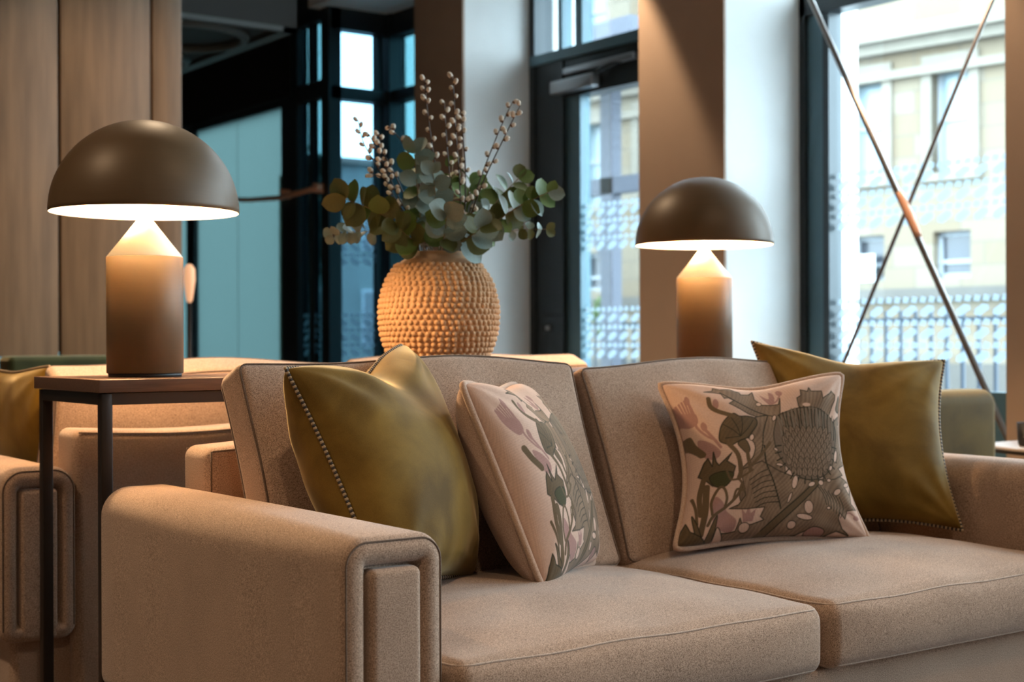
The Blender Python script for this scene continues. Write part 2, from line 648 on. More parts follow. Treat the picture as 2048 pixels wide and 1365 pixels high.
part('transom_pane', box(XW + 0.03, XW + 0.036, y0 + 0.04, y1 - 0.04, 2.47, 2.99), M['glass'], dr, False)
part('lock_cylinder', lathe([(0.014, 0), (0.014, 0.02)], 16, True, True), M['chrome'], dr).matrix_local = Matrix.Translation((XW - 0.03, 6.42, 0.97)) @ Matrix.Rotation(-PI / 2, 4, 'Y')
for (a, b) in ((0.80, 1.085), (1.375, 1.64)):
    part('frosted_pattern', frost_band(y0 + 0.39, y1 - 0.4, a, b, XW + 0.027), M['frost'], dr, False, 'frosted band of slanted lozenges', 'stuff')
cl = part('door_closer', rbox(XW - 0.09, XW - 0.025, 5.98, 6.34, 2.235, 2.305, 0.012), M['chrome'], dr, True, 'grey overhead door closer')
part('slide_track', rbox(XW - 0.06, XW - 0.018, 5.68, 6.26, 2.335, 2.37, 0.008), M['chrome'], cl)
part('closer_arm', tube([(XW - 0.06, 6.0, 2.30), (XW - 0.055, 5.92, 2.325), (XW - 0.045, 5.78, 2.345)], 0.012), M['frame'], cl)

# facade step and glazing beyond the far pier
w = struct('window_5', join(box(XW - 0.04, XW + 0.06, 7.072, 7.13, 0, 2.99), box(XW - 0.06, XW + 0.06, 8.04, 8.2, 0, 2.99),
                            box(XW - 0.04, XW + 0.06, 7.072, 8.1, 2.85, 2.99), box(XW - 0.04, XW + 0.06, 7.072, 8.1, 2.43, 2.50)), M['frame'])
part('pane', box(XW + 0.02, XW + 0.026, 7.1, 8.1, 0.1, 2.9), M['glass_tint'], w, False)
XS = 4.517
w = struct('window_6', join(box(XS - 0.02, XS + 0.07, 8.08, 8.18, 0, 2.99), box(XS, XW, 8.08, 8.18, 2.86, 2.99), box(XS, XW, 8.08, 8.18, 2.42, 2.50),
                            box(XS, XW, 8.08, 8.18, 0, 0.1), box(4.86, 4.90, 8.10, 8.16, 0, 2.99)), M['frame'])
part('pane', box(XS + 0.05, 4.98, 8.13, 8.136, 0.1, 2.9), glass('blue_pane', (0.34, 0.46, 0.52), 0.1), w, False)
part('frosted_pattern', frost_band(0, 0.36, 0.80, 1.085, 0), M['frost'], w, False, 'frosted band of slanted lozenges', 'stuff').matrix_local = Matrix.Translation((4.57, 8.125, 0)) @ Matrix.Rotation(-PI / 2, 4, 'Z')
part('frosted_pattern', frost_band(0, 0.36, 1.375, 1.64, 0), M['frost'], w, False, 'frosted band of slanted lozenges', 'stuff').matrix_local = Matrix.Translation((4.57, 8.125, 0)) @ Matrix.Rotation(-PI / 2, 4, 'Z')
w = struct('window_7', join(box(XS - 0.02, XS + 0.06, 8.50, 8.72, 0, 3.2), box(XS - 0.01, XS + 0.06, 8.1, 8.6, 2.44, 2.55), box(XS - 0.01, XS + 0.06, 8.1, 8.6, 2.93, 3.2),
                            box(XS + 0.0, XS + 0.05, 8.34, 8.38, 0, 3.0)), M['frame'])
part('pane', box(XS + 0.02, XS + 0.026, 8.1, 8.6, 0.1, 3.0), M['glass_tint'], w, False)
part('frosted_pattern', frost_band(8.2, 8.5, 0.80, 1.085, XS + 0.018), M['frost'], w, False, 'frosted band of slanted lozenges', 'stuff')
w = struct('window_8', join(box(XS - 0.005, XS + 0.06, 8.7, 18, 2.45, 2.53), box(XS - 0.005, XS + 0.06, 8.7, 18, 0, 0.08)), M['frame'])
for (a, b) in ((8.72, 9.45), (9.458, 10.12), (10.26, 11.4), (11.41, 12.6), (12.61, 13.8), (13.81, 15.0), (15.01, 16.2)):
    part('teal_panel', box(XS + 0.02, XS + 0.032, a, b, 0.06, 2.46), M['teal'], w, False, 'obscure teal glass panel lit from outside')
part('dark_post', box(XS - 0.01, XS + 0.05, 10.12, 10.26, 0, 2.5), M['frame'], w, False)
part('light_strip', box(XS + 0.005, XS + 0.019, 8.74, 8.80, 0.5, 2.0), translucent('pale_cream_glass', (0.25, 0.28, 0.22), 0.2, 0.3), w, False)
struct('wall_far', box(XS - 0.03, XS + 0.07, 8.6, 18, 2.5, 3.3), M['dark'])
struct('wall_end', box(-3, 4.6, 17.9, 18, 0, 3.3), M['dark'])

# dropped soffit with fretwork underside
sf = struct('trim_2', box(-1.5, 3.82, 7.22, 14, 2.62, 3.25), M['bulkhead'])
part('fretwork_border', join(box(3.74, 3.82, 7.22, 14, 2.595, 2.621), box(1.0, 3.82, 7.22, 7.27, 2.595, 2.621)), M['fretwork'], sf, False)
for i in range(5):
    for j in range(3):
        c = (3.34 - 0.78 * j, 7.72 + 0.8 * i)
        ring = [(c[0] + 0.37 * math.cos(a), c[1] + 0.37 * math.sin(a), 2.608) for a in np.linspace(0, 2 * PI, 36, endpoint=False)]
        part('fretwork_ring', tube(ring, 0.03, 6, True), M['fretwork'], sf)

# hanging oak partition behind the sofas
WY = 6.2
wl = struct('wall_panel', box(0.6, 2.695, WY + 0.012, WY + 0.09, 0.86, 3.2), M['groove'])
edges = [0.62]
for px in (-330, -95, 117.5, 302, 365):
    edges.append(float(atY(px, 500, WY)[0]))
for a, b in zip(edges[:-1], edges[1:]):
    part('oak_panel', rbox(a + 0.006, b - 0.006, WY - 0.012, WY + 0.02, 0.842, 3.19, 0.004, (1, 1, 1), 1), M['woodwall'], wl, False)

# copper-toned rail added in place of a warm lamp reflection on the facade
cr = thing('copper_reflection', 'slim copper-toned bar standing in for a lamp reflection past the dark facade posts', 'rail', (XS - 0.08, 8.1, 1.86))
part('rail', tube([(0, 0.0, 0.0), (0, 0.5, -0.025), (0.01, 1.0, 0.0), (0.01, 1.75, 0.07)], 0.017, 10), M['copper'], cr)
for yy in (0.06, 0.5, 1.62):
    part('bracket', box(-0.006, 0.062, yy - 0.01, yy + 0.01, -0.03, 0.03 if yy < 1 else 0.08), M['copper'], cr, False)
# glowing form added for a lamp's reflection in the glass beyond the partition
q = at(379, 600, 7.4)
wlp = thing('reflected_lamp_glow', 'small peach glow standing in for a lamp reflection behind edge of oak partition', 'lamp', tuple(q))
part('reflection_glow', lathe([(0.006, -0.02), (0.016, 0.0), (0.030, 0.10), (0.028, 0.155), (0.012, 0.178), (0.001, 0.18)], 20, True), emit('peach_glow', (1.0, 0.52, 0.28), 0.45), wlp)
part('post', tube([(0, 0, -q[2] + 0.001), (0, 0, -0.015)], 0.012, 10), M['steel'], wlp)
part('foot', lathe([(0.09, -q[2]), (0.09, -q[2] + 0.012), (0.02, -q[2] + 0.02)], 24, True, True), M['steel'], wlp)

# ------------------------------------------------------------------ outside
struct('ground', box(5.35, 70, -30, 70, -0.25, -0.15), M['pavement'])
FD = math.radians(7.77)
FDIR = np.array([-math.sin(FD), math.cos(FD), 0])
FN = np.array([math.cos(FD), math.sin(FD), 0])
F0 = ray(1830, 682) * 22.0 + CAM
F0[2] = 0


def fac(px, py):
    q = ray(px, py)
    s = np.dot(F0 - CAM, FN) / np.dot(q, FN)
    P = CAM + q * s - F0
    return float(np.dot(P, FDIR)), float(P[2])


bl = thing('sandstone_building', 'sandstone building with sash windows across the street', 'building', (F0[0], F0[1], 0), FD)
# local axes: x into the building, y along the facade
u = [fac(1865, 235), fac(1940, 235), fac(1700, 265), fac(1766, 265)]
wu1, wu2 = (u[1][0], u[0][0]), (u[3][0], u[2][0])
zt_u, zb_u = fac(1900, 125)[1], fac(1900, 345)[1]
zt_g, zb_g = fac(1900, 462)[1], fac(1900, 556)[1]
step = (wu2[0] + wu2[1]) / 2 - (wu1[0] + wu1[1]) / 2
A0, A1 = -4.5, 9.6
cols = []
k = -2
while True:
    c = (wu1[0] + wu1[1]) / 2 + step * k
    if c > A1 - 0.8:
        break
    if c > A0 + 0.8:
        cols.append(c)
    k += 1
hwid = (wu1[1] - wu1[0]) / 2
ztop = 7.6
zc0, zc1 = fac(1845, 78)[1], fac(1845, 52)[1]
rows = [(zb_g, zt_g), (zb_u, zt_u), (zc1 + 0.55, zc1 + 2.1)]
wallparts = []
zs = [-0.2]
for (a, b) in rows:
    zs += [a, b]
zs.append(ztop)
for i in range(0, len(zs), 2):
    wallparts.append(box(0, 0.5, A0, A1, zs[i], zs[i + 1]))
for (a, b) in rows:
    y = A0
    for c in cols:
        wallparts.append(box(0, 0.5, y, c - hwid, a, b))
        y = c + hwid
    wallparts.append(box(0, 0.5, y, A1, a, b))
part('wall', join(*wallparts), M['stone'], bl, False)
part('cornice', join(box(-0.35, 0.1, A0, A1, zc0, zc1), box(-0.2, 0.1, A0, A1, zc0 - 0.16, zc0)), M['stone_trim'], bl, False)
part('string_course', box(-0.12, 0.1, A0, A1, zc0 - 0.55, zc0 - 0.42), M['stone_trim'], bl, False)
part('plinth', box(-0.1, 0.1, A0, A1, -0.2, 0.55), M['stone_dark'], bl, False)
part('ledge', box(-0.16, 0.1, A0, A1, zb_g - 0.30, zb_g - 0.14), M['stone_dark'], bl, False)
ni = 0
for ri, (a, b) in enumerate(rows):
    for ci, c in enumerate(cols):
        f = part('window', join(box(0.16, 0.26, c - hwid, c - hwid + 0.07, a, b), box(0.16, 0.26, c + hwid - 0.07, c + hwid, a, b), box(0.16, 0.26, c - hwid, c + hwid, b - 0.07, b),
                                box(0.16, 0.26, c - hwid, c + hwid, a, a + 0.07), box(0.15, 0.25, c - hwid, c + hwid, (a + b) / 2 - 0.03 - 0.1 * (ri == 0), (a + b) / 2 + 0.03 - 0.1 * (ri == 0))), M['winwhite'], bl, False)
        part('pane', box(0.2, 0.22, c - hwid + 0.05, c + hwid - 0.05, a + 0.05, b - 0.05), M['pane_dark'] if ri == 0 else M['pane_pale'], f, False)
        if ri == 1:
            part('surround', join(box(-0.05, 0.12, c - hwid - 0.16, c - hwid, a, b + 0.14), box(-0.05, 0.12, c + hwid, c + hwid + 0.16, a, b + 0.14), box(-0.05, 0.12, c - hwid, c + hwid, b, b + 0.14), box(-0.1, 0.12, c - hwid - 0.2, c + hwid + 0.2, a - 0.12, a)), M['stone_trim'], bl, False)
na, nz = fac(1731, 537)
nt_ = part('paper_notice', box(-0.02, 0.0, na - 0.17, na + 0.17, nz - 0.21, nz + 0.21), M['paper'], bl, False, 'white paper notice at ground floor window')
part('pilaster', box(-0.16, 0.05, fac(1678, 500)[0] - 0.17, fac(1678, 500)[0] + 0.17, -0.2, zc0 - 0.16), M['stone_trim'], bl, False)
part('roof', box(0.0, 6, A0, A1, ztop, ztop + 0.15), M['stone_dark'], bl, False)
# railings in front of the building
rg = thing('iron_railing', 'dark iron railing along the pavement', 'railing', (8.2, 0, 0))
for zz in (0.25, 1.02):
    part('rail', box(-0.012, 0.012, 2.0, 12.0, zz, zz + 0.03), M['rail'], rg, False)
bm_ = newmesh('bar', *box(-0.011, 0.011, -0.011, 0.011, -0.16, 1.10), M['rail'], False)
for i in range(78):
    b_ = addobj('bar', bm_, rg)
    b_.location = (0, 2.05 + 0.128 * i, 0)
# second building and tree far along the street
b2 = thing('pale_building', 'pale plain block far along the street beyond the facade step', 'building', (16.0, 33.0, -0.15), 0)
part('wall', box(-1.5, 8, 0, 7, 0, 5.6), plain('pale_render', (0.075, 0.095, 0.095), 0.8, var=0.05, scale=1), b2, False)
for i in range(5):
    for j in range(2):
        f = part('window', box(-1.56, -1.45, 0.5 + 1.3 * i, 1.3 + 1.3 * i, 0.9 + 2.5 * j, 2.4 + 2.5 * j), M['winwhite'], b2, False)
        part('pane', box(-1.58, -1.555, 0.56 + 1.3 * i, 1.24 + 1.3 * i, 0.97 + 2.5 * j, 2.33 + 2.5 * j), M['pane_dark'], f, False)
        f = part('window', box(-1.2 + 1.5 * i, -0.4 + 1.5 * i, -0.06, 0.05, 0.9 + 2.5 * j, 2.4 + 2.5 * j), M['winwhite'], b2, False)
        part('pane', box(-1.14 + 1.5 * i, -0.46 + 1.5 * i, -0.08, -0.055, 0.97 + 2.5 * j, 2.33 + 2.5 * j), M['pane_dark'], f, False)
part('roof', box(-1.7, 8.2, -0.2, 7.2, 5.6, 5.75), M['stone_dark'], b2, False)
rng = random.Random(4)


def leafball(n, rx, rz, s, seed):
    g = random.Random(seed)
    V, F = [], []
    for i in range(n):
        while True:
            p = np.array([g.uniform(-1, 1) for _ in range(3)])
            if np.dot(p, p) < 1:
                break
        p = p * np.array([rx, rx, rz])
        a = np.array([g.gauss(0, 1) for _ in range(3)])
        a /= np.linalg.norm(a)
        b = np.cross(a, [g.gauss(0, 1) for _ in range(3)])
        b /= np.linalg.norm(b)
        n0 = len(V)
        V += [p - a * s, p + b * s * 0.5, p + a * s, p - b * s * 0.5]
        F.append((n0, n0 + 1, n0 + 2, n0 + 3))
    return np.array(V), F


tr = thing('street_tree', 'hazy green tree far along the street', 'tree', (10.6, 20.5, -0.15))
part('trunk', tube([(0, 0, 0), (0.05, 0, 1.5), (0, 0.05, 2.6)], 0.09, 8), M['stem'], tr)
V_, F_ = leafball(1500, 0.9, 1.2, 0.11, 3)
part('crown', (V_ + np.array([0, 0, 3.0]), F_), M['tree'], tr, False, None, 'stuff')
q = atX(1205, 640, 9.0)
pl = thing('lime_shrub', 'small lime green shrub outside the glazed door', 'shrub', (q[0], q[1], -0.15))
V_, F_ = leafball(260, 0.09, 0.2, 0.045, 5)
part('foliage', (V_ + np.array([0, 0, 1.28]), F_), M['lime'], pl, False, None, 'stuff')
part('stem', tube([(0, 0, 0), (0.01, 0, 0.7), (0, 0, 1.2)], 0.012, 6), M['gstem'], pl)
# steel portal post outside the door
q = atX(1222, 600, 8.0)
sp = thing('steel_canopy', 'grey lavender steel canopy frame outside the glazed door', 'canopy', (q[0], q[1], -0.15))
mm = plain('lavender_grey_steel', (0.085, 0.092, 0.12), 0.6)
part('post', box(-0.05, 0.05, -0.08, 0.08, 0, 3.6), mm, sp, False)
part('beam', box(-0.05, 0.05, -2.2, 2.2, 2.28, 2.42), mm, sp, False)
part('brace', tube([(0, -0.05, 1.6), (0, 0.3, 2.05), (0, 0.85, 2.3)], 0.04, 6), mm, sp, False)
part('canopy_slab', box(-0.9, 0.6, -1.3, 0.9, 3.3, 3.45), mm, sp, False)

# diagonal brace rods across the window bay
XR = 4.66
for (a, b, name, lab, sl) in ((atX(1622, 0, XR), atX(2013, 872, XR), 'brace_rod', 'grey bronze brace rod with copper sleeve falling towards the round table', True),
                              (atX(1985, 0, XR + 0.03), atX(1690, 720, XR + 0.03), 'brace_rod', 'thin dark brace rod crossing behind the sleeved rod', False)):
    d = b - a
    yt = 4.575 if sl else 3.197                      # the rods end on the pier reveals
    top = a + d * ((yt - a[1]) / d[1])
    bot = a + d * ((3.197 - a[1]) / d[1]) if sl else b + d * ((b[2] - 0.05) / (a[2] - b[2]))
    rd = thing(name, lab, 'rod', tuple(bot))
    part('rod', tube(np.array([top, (top + bot) / 2, bot]) - bot, 0.0125 if sl else 0.0085, 12), M['rod'], rd)
    part('end_plate', (lambda P: rbox(P[0] - 0.02, P[0] + 0.02, P[1] - 0.03, P[1] + 0.03, P[2] - 0.02, P[2] + 0.01, 0.004))(top - bot), M['rod'], rd)
    if sl:
        s0, s1 = atX(1798, 385, XR) - bot, atX(1838, 475, XR) - bot
        part('copper_sleeve', tube(np.linspace(s0, s1, 9), 0.0165, 12, taper=[0.78, 0.9, 1, 1, 1.15, 1, 1, 0.9, 0.78]), M['copper'], rd, True, 'copper coupling sleeve')
    else:
        part('foot_plate', box(-0.03, 0.03, -0.04, 0.04, -0.05, 0.01), M['rod'], rd, False)

# ------------------------------------------------------------------ sofas
SW, SD = 0.9345, 0.4435          # half width, half depth


def arch_profile(hw, z0, z1, rt, rb, ins, n=9):
    """closed rounded profile in x,z, inset by ins"""
    hw, z0, z1 = hw - ins, z0 + ins, z1 - ins
    rt, rb = max(rt - ins, 0.004), max(rb - ins, 0.004)
    pts = []
    for (cx, cz, r, a0) in ((hw - rt, z1 - rt, rt, 0), (-hw + rt, z1 - rt, rt, 90), (-hw + rb, z0 + rb, rb, 180), (hw - rb, z0 + rb, rb, 270)):
        for k in range(n):
            a = math.radians(a0 + 90 * k / (n - 1))
            pts.append((cx + r * math.cos(a), cz + r * math.sin(a)))
    return pts


def arm_mesh(xc):
    hw, z0, z1, rt, rb = 0.0818, 0.27, 0.633, 0.058, 0.03
    rings = []
    end = [(0.012, 0.0), (0.005, 0.0022), (0.0, 0.007), (-0.004, 0.014), (-0.0055, 0.022), (-0.003, 0.031), (0.006, 0.0375), (0.016, 0.040)]
    for (yo, ins) in reversed(end):
        rings.append((-SD + yo, ins))
    for t in np.linspace(0, 1, 14)[1:-1]:
        rings.append((-SD + 0.012 + t * (2 * SD - 0.024), -0.004 * math.sin(PI * t)))
    for (yo, ins) in end:
        rings.append((SD - yo, ins))
    V, F, m = [], [], None
    for (y, ins) in rings:
        q = (y + SD) / (2 * SD)
        p = arch_profile(hw, z0, z1, 0.037 + 0.023 * math.sin(min(1.0, q * 1.6) * PI / 2) - 0.012 * max(0, q - 0.62) / 0.38, rb, ins)
        m = len(p)
        for (x, z) in p:
            # soft crown along the arm
            V.append((xc + x, y, z + 0.004 * max(0, (z - 0.55) / 0.083) * math.cos(x / hw * PI / 2)))
    for i in range(len(rings) - 1):
        for k in range(m):
            k2 = (k + 1) % m
            F.append((i * m + k, (i + 1) * m + k, (i + 1) * m + k2, i * m + k2))
    F.append(tuple(range(m)))
    F.append(tuple((len(rings) - 1) * m + k for k in range(m))[::-1])
    return np.array(V), F


def arch_welt(xc, y, ins):
    p = arch_profile(0.0818, 0.27, 0.633, 0.037 if y < 0 else 0.048, 0.03, ins, 14)
    pts = p[42:] + p[:28] + p[28:29]
    pts = p[54:] + p[:30]
    return [(xc + x, y, z + 0.004 * max(0, (z - 0.55) / 0.083) * math.cos(x / 0.0818 * PI / 2)) for (x, z) in pts]


def seat_fn(x0, x1, y0, y1, z0, z1, crown):
    def fn(P):
        u = (P[:, 0] - (x0 + x1) / 2) / ((x1 - x0) / 2)
        v = (P[:, 1] - (y0 + y1) / 2) / ((y1 - y0) / 2)
        t = np.clip((P[:, 2] - z0) / (z1 - z0), 0, 1)
        Q = P.copy()
        Q[:, 2] += crown * t * (1 - np.abs(u) ** 2.6).clip(0) * (1 - np.abs(v) ** 2.4).clip(0)
        Q[:, 2] += 0.0022 * t * np.sin(9 * u + 3 * v) * np.cos(7 * v - 2 * u)
        # front face swells a little, corners pull in
        Q[:, 1] -= 0.016 * np.clip(-v, 0, 1) ** 6 * (1 - u ** 4) * np.sin(PI * np.clip(t * 0.9 + 0.05, 0, 1))
        Q[:, 0] += -np.sign(u) * 0.008 * np.abs(u) ** 8 * np.clip(-v, 0, 1) ** 2
        return Q
    return fn


LEAN = math.radians(22.0)


def back_fn(x0, x1, hgt, thk, oy, oz, seed, drop=0.0):
    cx, hx = (x0 + x1) / 2, (x1 - x0) / 2

    def fn(P):
        u = (P[:, 0] - cx) / hx
        w = (P[:, 2] / hgt) * 2 - 1
        f = np.clip(1 - P[:, 1] / thk, 0, 1)          # 1 on the front face
        Q = P.copy()
        sw = (1 - np.abs(u) ** 2.4).clip(0) * (1 - np.abs(w) ** 2.2).clip(0)
        Q[:, 1] -= 0.045 * f * sw * (1.0 - 0.15 * w)
        Q[:, 1] += 0.03 * (1 - f) * sw
        top = np.clip((w - 0.1) / 0.9, 0, 1)
        # tension folds falling from the top seam, and a wavy top edge
        Q[:, 1] += 0.0035 * f * top * (1 - top) * 4 * np.sin(u * 13 + seed + 2.2 * w) * (np.sin(u * 5 + seed) * 0.5 + 0.6)
        Q[:, 2] += 0.006 * top * np.sin(u * 4.2 + seed) + 0.010 * top * (1 - u ** 2) - drop * top
        Q[:, 0] += 0.012 * (1 - top) * 0 - np.sign(u) * 0.010 * np.abs(u) ** 6 * (1 - w ** 2)
        c, s = math.cos(LEAN), math.sin(LEAN)
        R = Q.copy()
        R[:, 1] = oy + Q[:, 1] * c + Q[:, 2] * s
        R[:, 2] = oz - Q[:, 1] * s + Q[:, 2] * c
        return R
    return fn


def rrect_path(x0, x1, z0, z1, r, y, n=6, per=14):
    pts = []
    cs = [(x1 - r, z1 - r, 0), (x0 + r, z1 - r, 90), (x0 + r, z0 + r, 180), (x1 - r, z0 + r, 270)]
    for i, (cx, cz, a0) in enumerate(cs):
        for k in range(n):
            a = math.radians(a0 + 90 * k / (n - 1))
            pts.append((cx + r * math.cos(a), y, cz + r * math.sin(a)))
        nx = cs[(i + 1) % 4]
        a = math.radians(nx[2])
        e = np.array([nx[0] + r * math.cos(a), y, nx[1] + r * math.sin(a)])
        s = np.array(pts[-1])
        for k in range(1, per):
            pts.append(tuple(s + (e - s) * k / per))
    return np.array(pts)


def make_sofa():
    s = thing('sofa', '', 'sofa')
    part('base', rbox(-0.90, 0.90, -0.395, 0.41, 0.045, 0.31, 0.02), M['sofa'], s)
    part('front_rail', rbox(-0.775, 0.775, -0.440, -0.385, 0.045, 0.338, 0.014, (10, 1, 2)), M['sofa'], s)
    for sx in (-1, 1):
        for sy in (-1, 1):
            part('foot', rbox(sx * 0.84 - 0.03, sx * 0.84 + 0.03, sy * 0.34 - 0.03, sy * 0.34 + 0.03, 0, 0.05, 0.006, (1, 1, 1), 1), M['black'], s)
        xc = sx * 0.8527
        a = part('arm', arm_mesh(xc), M['sofa'], s)
        for sy in (-1, 1):
            part('arm_panel', rbox(xc - 0.0405, xc + 0.0405, sy * SD - 0.010 if sy < 0 else SD - 0.026, sy * SD + 0.026 if sy < 0 else SD + 0.006, 0.274, 0.5915, 0.011, (4, 1, 8), 3), M['sofa'], a)
            part('welt', tube(arch_welt(xc, sy * (SD + 0.0005), 0.0065), 0.0015, 6), M['welt'], a)
    # back frame between the arms
    def frame_fn(P):
        Q = P.copy()
        Q[:, 2] += 0.006 * np.clip((P[:, 2] - 0.6) / 0.1, 0, 1) * np.sin(P[:, 0] * 9)
        return Q
    fr = part('back_frame', rbox(-0.775, 0.775, 0.325, SD, 0.06, 0.710, 0.022, (24, 4, 8), 3, frame_fn), M['sofa'], s)
    for (y, z) in ((SD - 0.002, 0.703), (0.327, 0.703)):
        p = np.array([(x, y, z) for x in np.linspace(-0.765, 0.765, 30)])
        part('welt', tube(frame_fn(p), 0.002, 6), M['welt'], fr)
    for x in (-0.766, 0.766):
        p = np.array([(x, 0.33, z) for z in np.linspace(0.3, 0.70, 10)])
        part('welt', tube(p, 0.0018, 6), M['welt'], fr)
    # seat and back cushions
    for (x0, x1, z1, sd) in ((-0.772, -0.012, 0.452, 0.4), (-0.010, 0.772, 0.456, 2.0)):
        fn = seat_fn(x0, x1, -0.470, 0.17, 0.337, z1, 0.040)
        c = part('seat_cushion', rbox(x0, x1, -0.470, 0.17, 0.337, z1, 0.026, (30, 26, 6), 4, fn), M['sofa'], s)
        for z in (z1 - 0.007, 0.345):
            ins = 0.0075
            p = [(a, b, z) for (a, _, b) in rrect_path(x0 + ins, x1 - ins, -0.470 + ins, 0.17 - ins, 0.024, 0, 6, 20)]
            q_ = np.array(p)
            q_[:, 2] += 0.0
            part('seam', tube(fn(q_), 0.0016, 6, True), M['sofa_seam'], c)
        dr = 0.0 if x0 < -0.5 else 0.012
        bx0, bx1 = (x0 + 0.002, x1 - 0.004) if x0 < -0.5 else (x0 + 0.006, x1 - 0.01)
        fb = back_fn(bx0, bx1, 0.437, 0.088, 0.052, 0.458, sd, dr)
        c = part('back_cushion', rbox(bx0, bx1, 0, 0.088, 0, 0.437, 0.018, (34, 3, 24), 4, fb), M['sofa'], s)
        for yy in (0.0045, 0.0835):
            ins = 0.0045
            part('welt', tube(fb(rrect_path(bx0 + ins, bx1 - ins, ins, 0.437 - ins, 0.016, yy, 6, 22)), 0.0021, 6, True), M['welt'], c)
    return s


s1 = make_sofa()
s1['label'] = 'oatmeal tweed sofa with four scatter cushions on its seat'
s1['group'] = 'pair of sofas back to back'
s1.location = (1.909, 2.1645, 0)
s2 = copy_tree(s1)
s2['label'] = 'oatmeal tweed sofa behind the console table, backing on to it'
s2.location = (1.88, 3.1 + SD, 0)
s2.rotation_euler = (0, 0, PI)

# ------------------------------------------------------------------ console table
ZT = H - 0.0700
TX0, TX1, TY0, TY1 = 1.0, 2.93, 2.675, 3.045
ct = thing('console_table', 'dark wood console table on slim steel frame between the sofas', 'table', (TX0, TY0, 0))
part('table_top', rbox(0, TX1 - TX0, 0, TY1 - TY0, ZT - 0.0245, ZT, 0.0012, (1, 1, 1), 1), M['walnut'], ct, False)
ins, tb = 0.008, 0.022
lx = (ins, TX1 - TX0 - ins - tb)
ly = (ins, TY1 - TY0 - ins - tb)
for a in lx:
    for b in ly:
        part('leg', rbox(a, a + tb, b, b + tb, 0, ZT - 0.026, 0.0015, (1, 1, 1), 1), M['steel'], ct, False)
for b in ly:
    for z in (ZT - 0.026 - tb, 0.02):
        part('rail', box(lx[0] + tb - 0.002, lx[1] + 0.002, b, b + tb, z, z + tb), M['steel'], ct, False)
for a in lx:
    for z in (ZT - 0.026 - tb, 0.02):
        part('rail', box(a, a + tb, ly[0] + tb - 0.002, ly[1] + 0.002, z, z + tb), M['steel'], ct, False)


# ------------------------------------------------------------------ mushroom lamps
def lamp(loc, label, D, power):
    t = thing('table_lamp', label, 'lamp', loc, 0, 'mushroom lamps on the console')
    R = D / 2
    zr, zb = 0.334, 0.243
    k = D / 0.379
    zr, zb = zr * k, zb * k
    rb = 0.0765 * k
    part('base_ring', lathe([(rb - 0.004, 0), (rb - 0.003, 0.008)], 64, True, True), M['black'], t, True)
    part('body', lathe([(rb - 0.002, 0.0075), (rb, 0.0085), (rb, zb - 0.001), (rb - 0.001, zb), (rb - 0.004, zb)], 96, True), M['lamp'], t)
    hc = 0.094 * k
    part('cone', lathe([(rb - 0.0012, zb), (rb - 0.0008, zb + 0.0006), (0.004, zb + hc - 0.004), (0.004, zb + hc + 0.09)], 96), M['lamp_white'], t)
    hd = 0.187 * k
    prof = [(R * math.cos(a), zr + hd * math.sin(a)) for a in np.linspace(0, PI / 2 - 0.002, 34)]
    part('shade', lathe([(R - 0.0018, zr - 0.0006)] + prof, 112, False, True), M['lamp'], t)
    Ri, hi = R - 0.0022, hd - 0.0022
    prof = [(Ri * math.cos(a), zr + hi * math.sin(a)) for a in np.linspace(0, PI / 2 - 0.002, 24)]
    part('shade_lining', lathe([(R - 0.0012, zr - 0.0006)] + prof, 96, False, True), M['lamp_white'], t)
    part('bulb', lathe([(0.004, zr + 0.045), (0.020, zr + 0.055), (0.024, zr + 0.075), (0.018, zr + 0.095), (0.002, zr + 0.105)], 24, True, True), M['bulb'], t)
    for s in (-1, 1):
        l = bpy.data.lights.new('lamp_light', 'POINT')
        l.energy = power / 2
        l.color = (1.0, 0.64, 0.33)
        l.shadow_soft_size = 0.02
        lo = bpy.data.objects.new('lamp_light', l)
        COL.objects.link(lo)
        lo.parent = t
        lo.location = (s * 0.03, 0.0, zr + 0.05)
    return t


LP = 28.0
lamp((1.167, 2.862, ZT), 'lit bronze mushroom lamp on the table end with bare frame legs', 0.379, LP)
lamp((2.765, 2.905, ZT), 'lit bronze mushroom lamp in front of taupe pier, beyond the vase', 0.371, LP)

# ------------------------------------------------------------------ bobble vase
VX, VY = 1.881, 2.862
vz = thing('bobble_vase', 'round sandy terracotta vase covered in bobbles on the console', 'vase', (VX, VY, ZT))
ctrl = [(0.075, 0.0), (0.100, 0.012), (0.122, 0.045), (0.136, 0.085), (0.1405, 0.130), (0.137, 0.170), (0.124, 0.210), (0.105, 0.240), (0.094, 0.252), (0.075, 0.266), (0.067, 0.276)]
prof = smoothpath([(a - 0.003, b, 0) for a, b in ctrl], 60)[:, :2]
inner = [(0.062, 0.277), (0.058, 0.272), (0.062, 0.26), (0.085, 0.24), (0.112, 0.20), (0.126, 0.16), (0.129, 0.12), (0.123, 0.08), (0.108, 0.042), (0.085, 0.016), (0.002, 0.010)]
part('body', lathe([tuple(p) for p in prof] + inner, 96, True), M['terracotta'], vz)
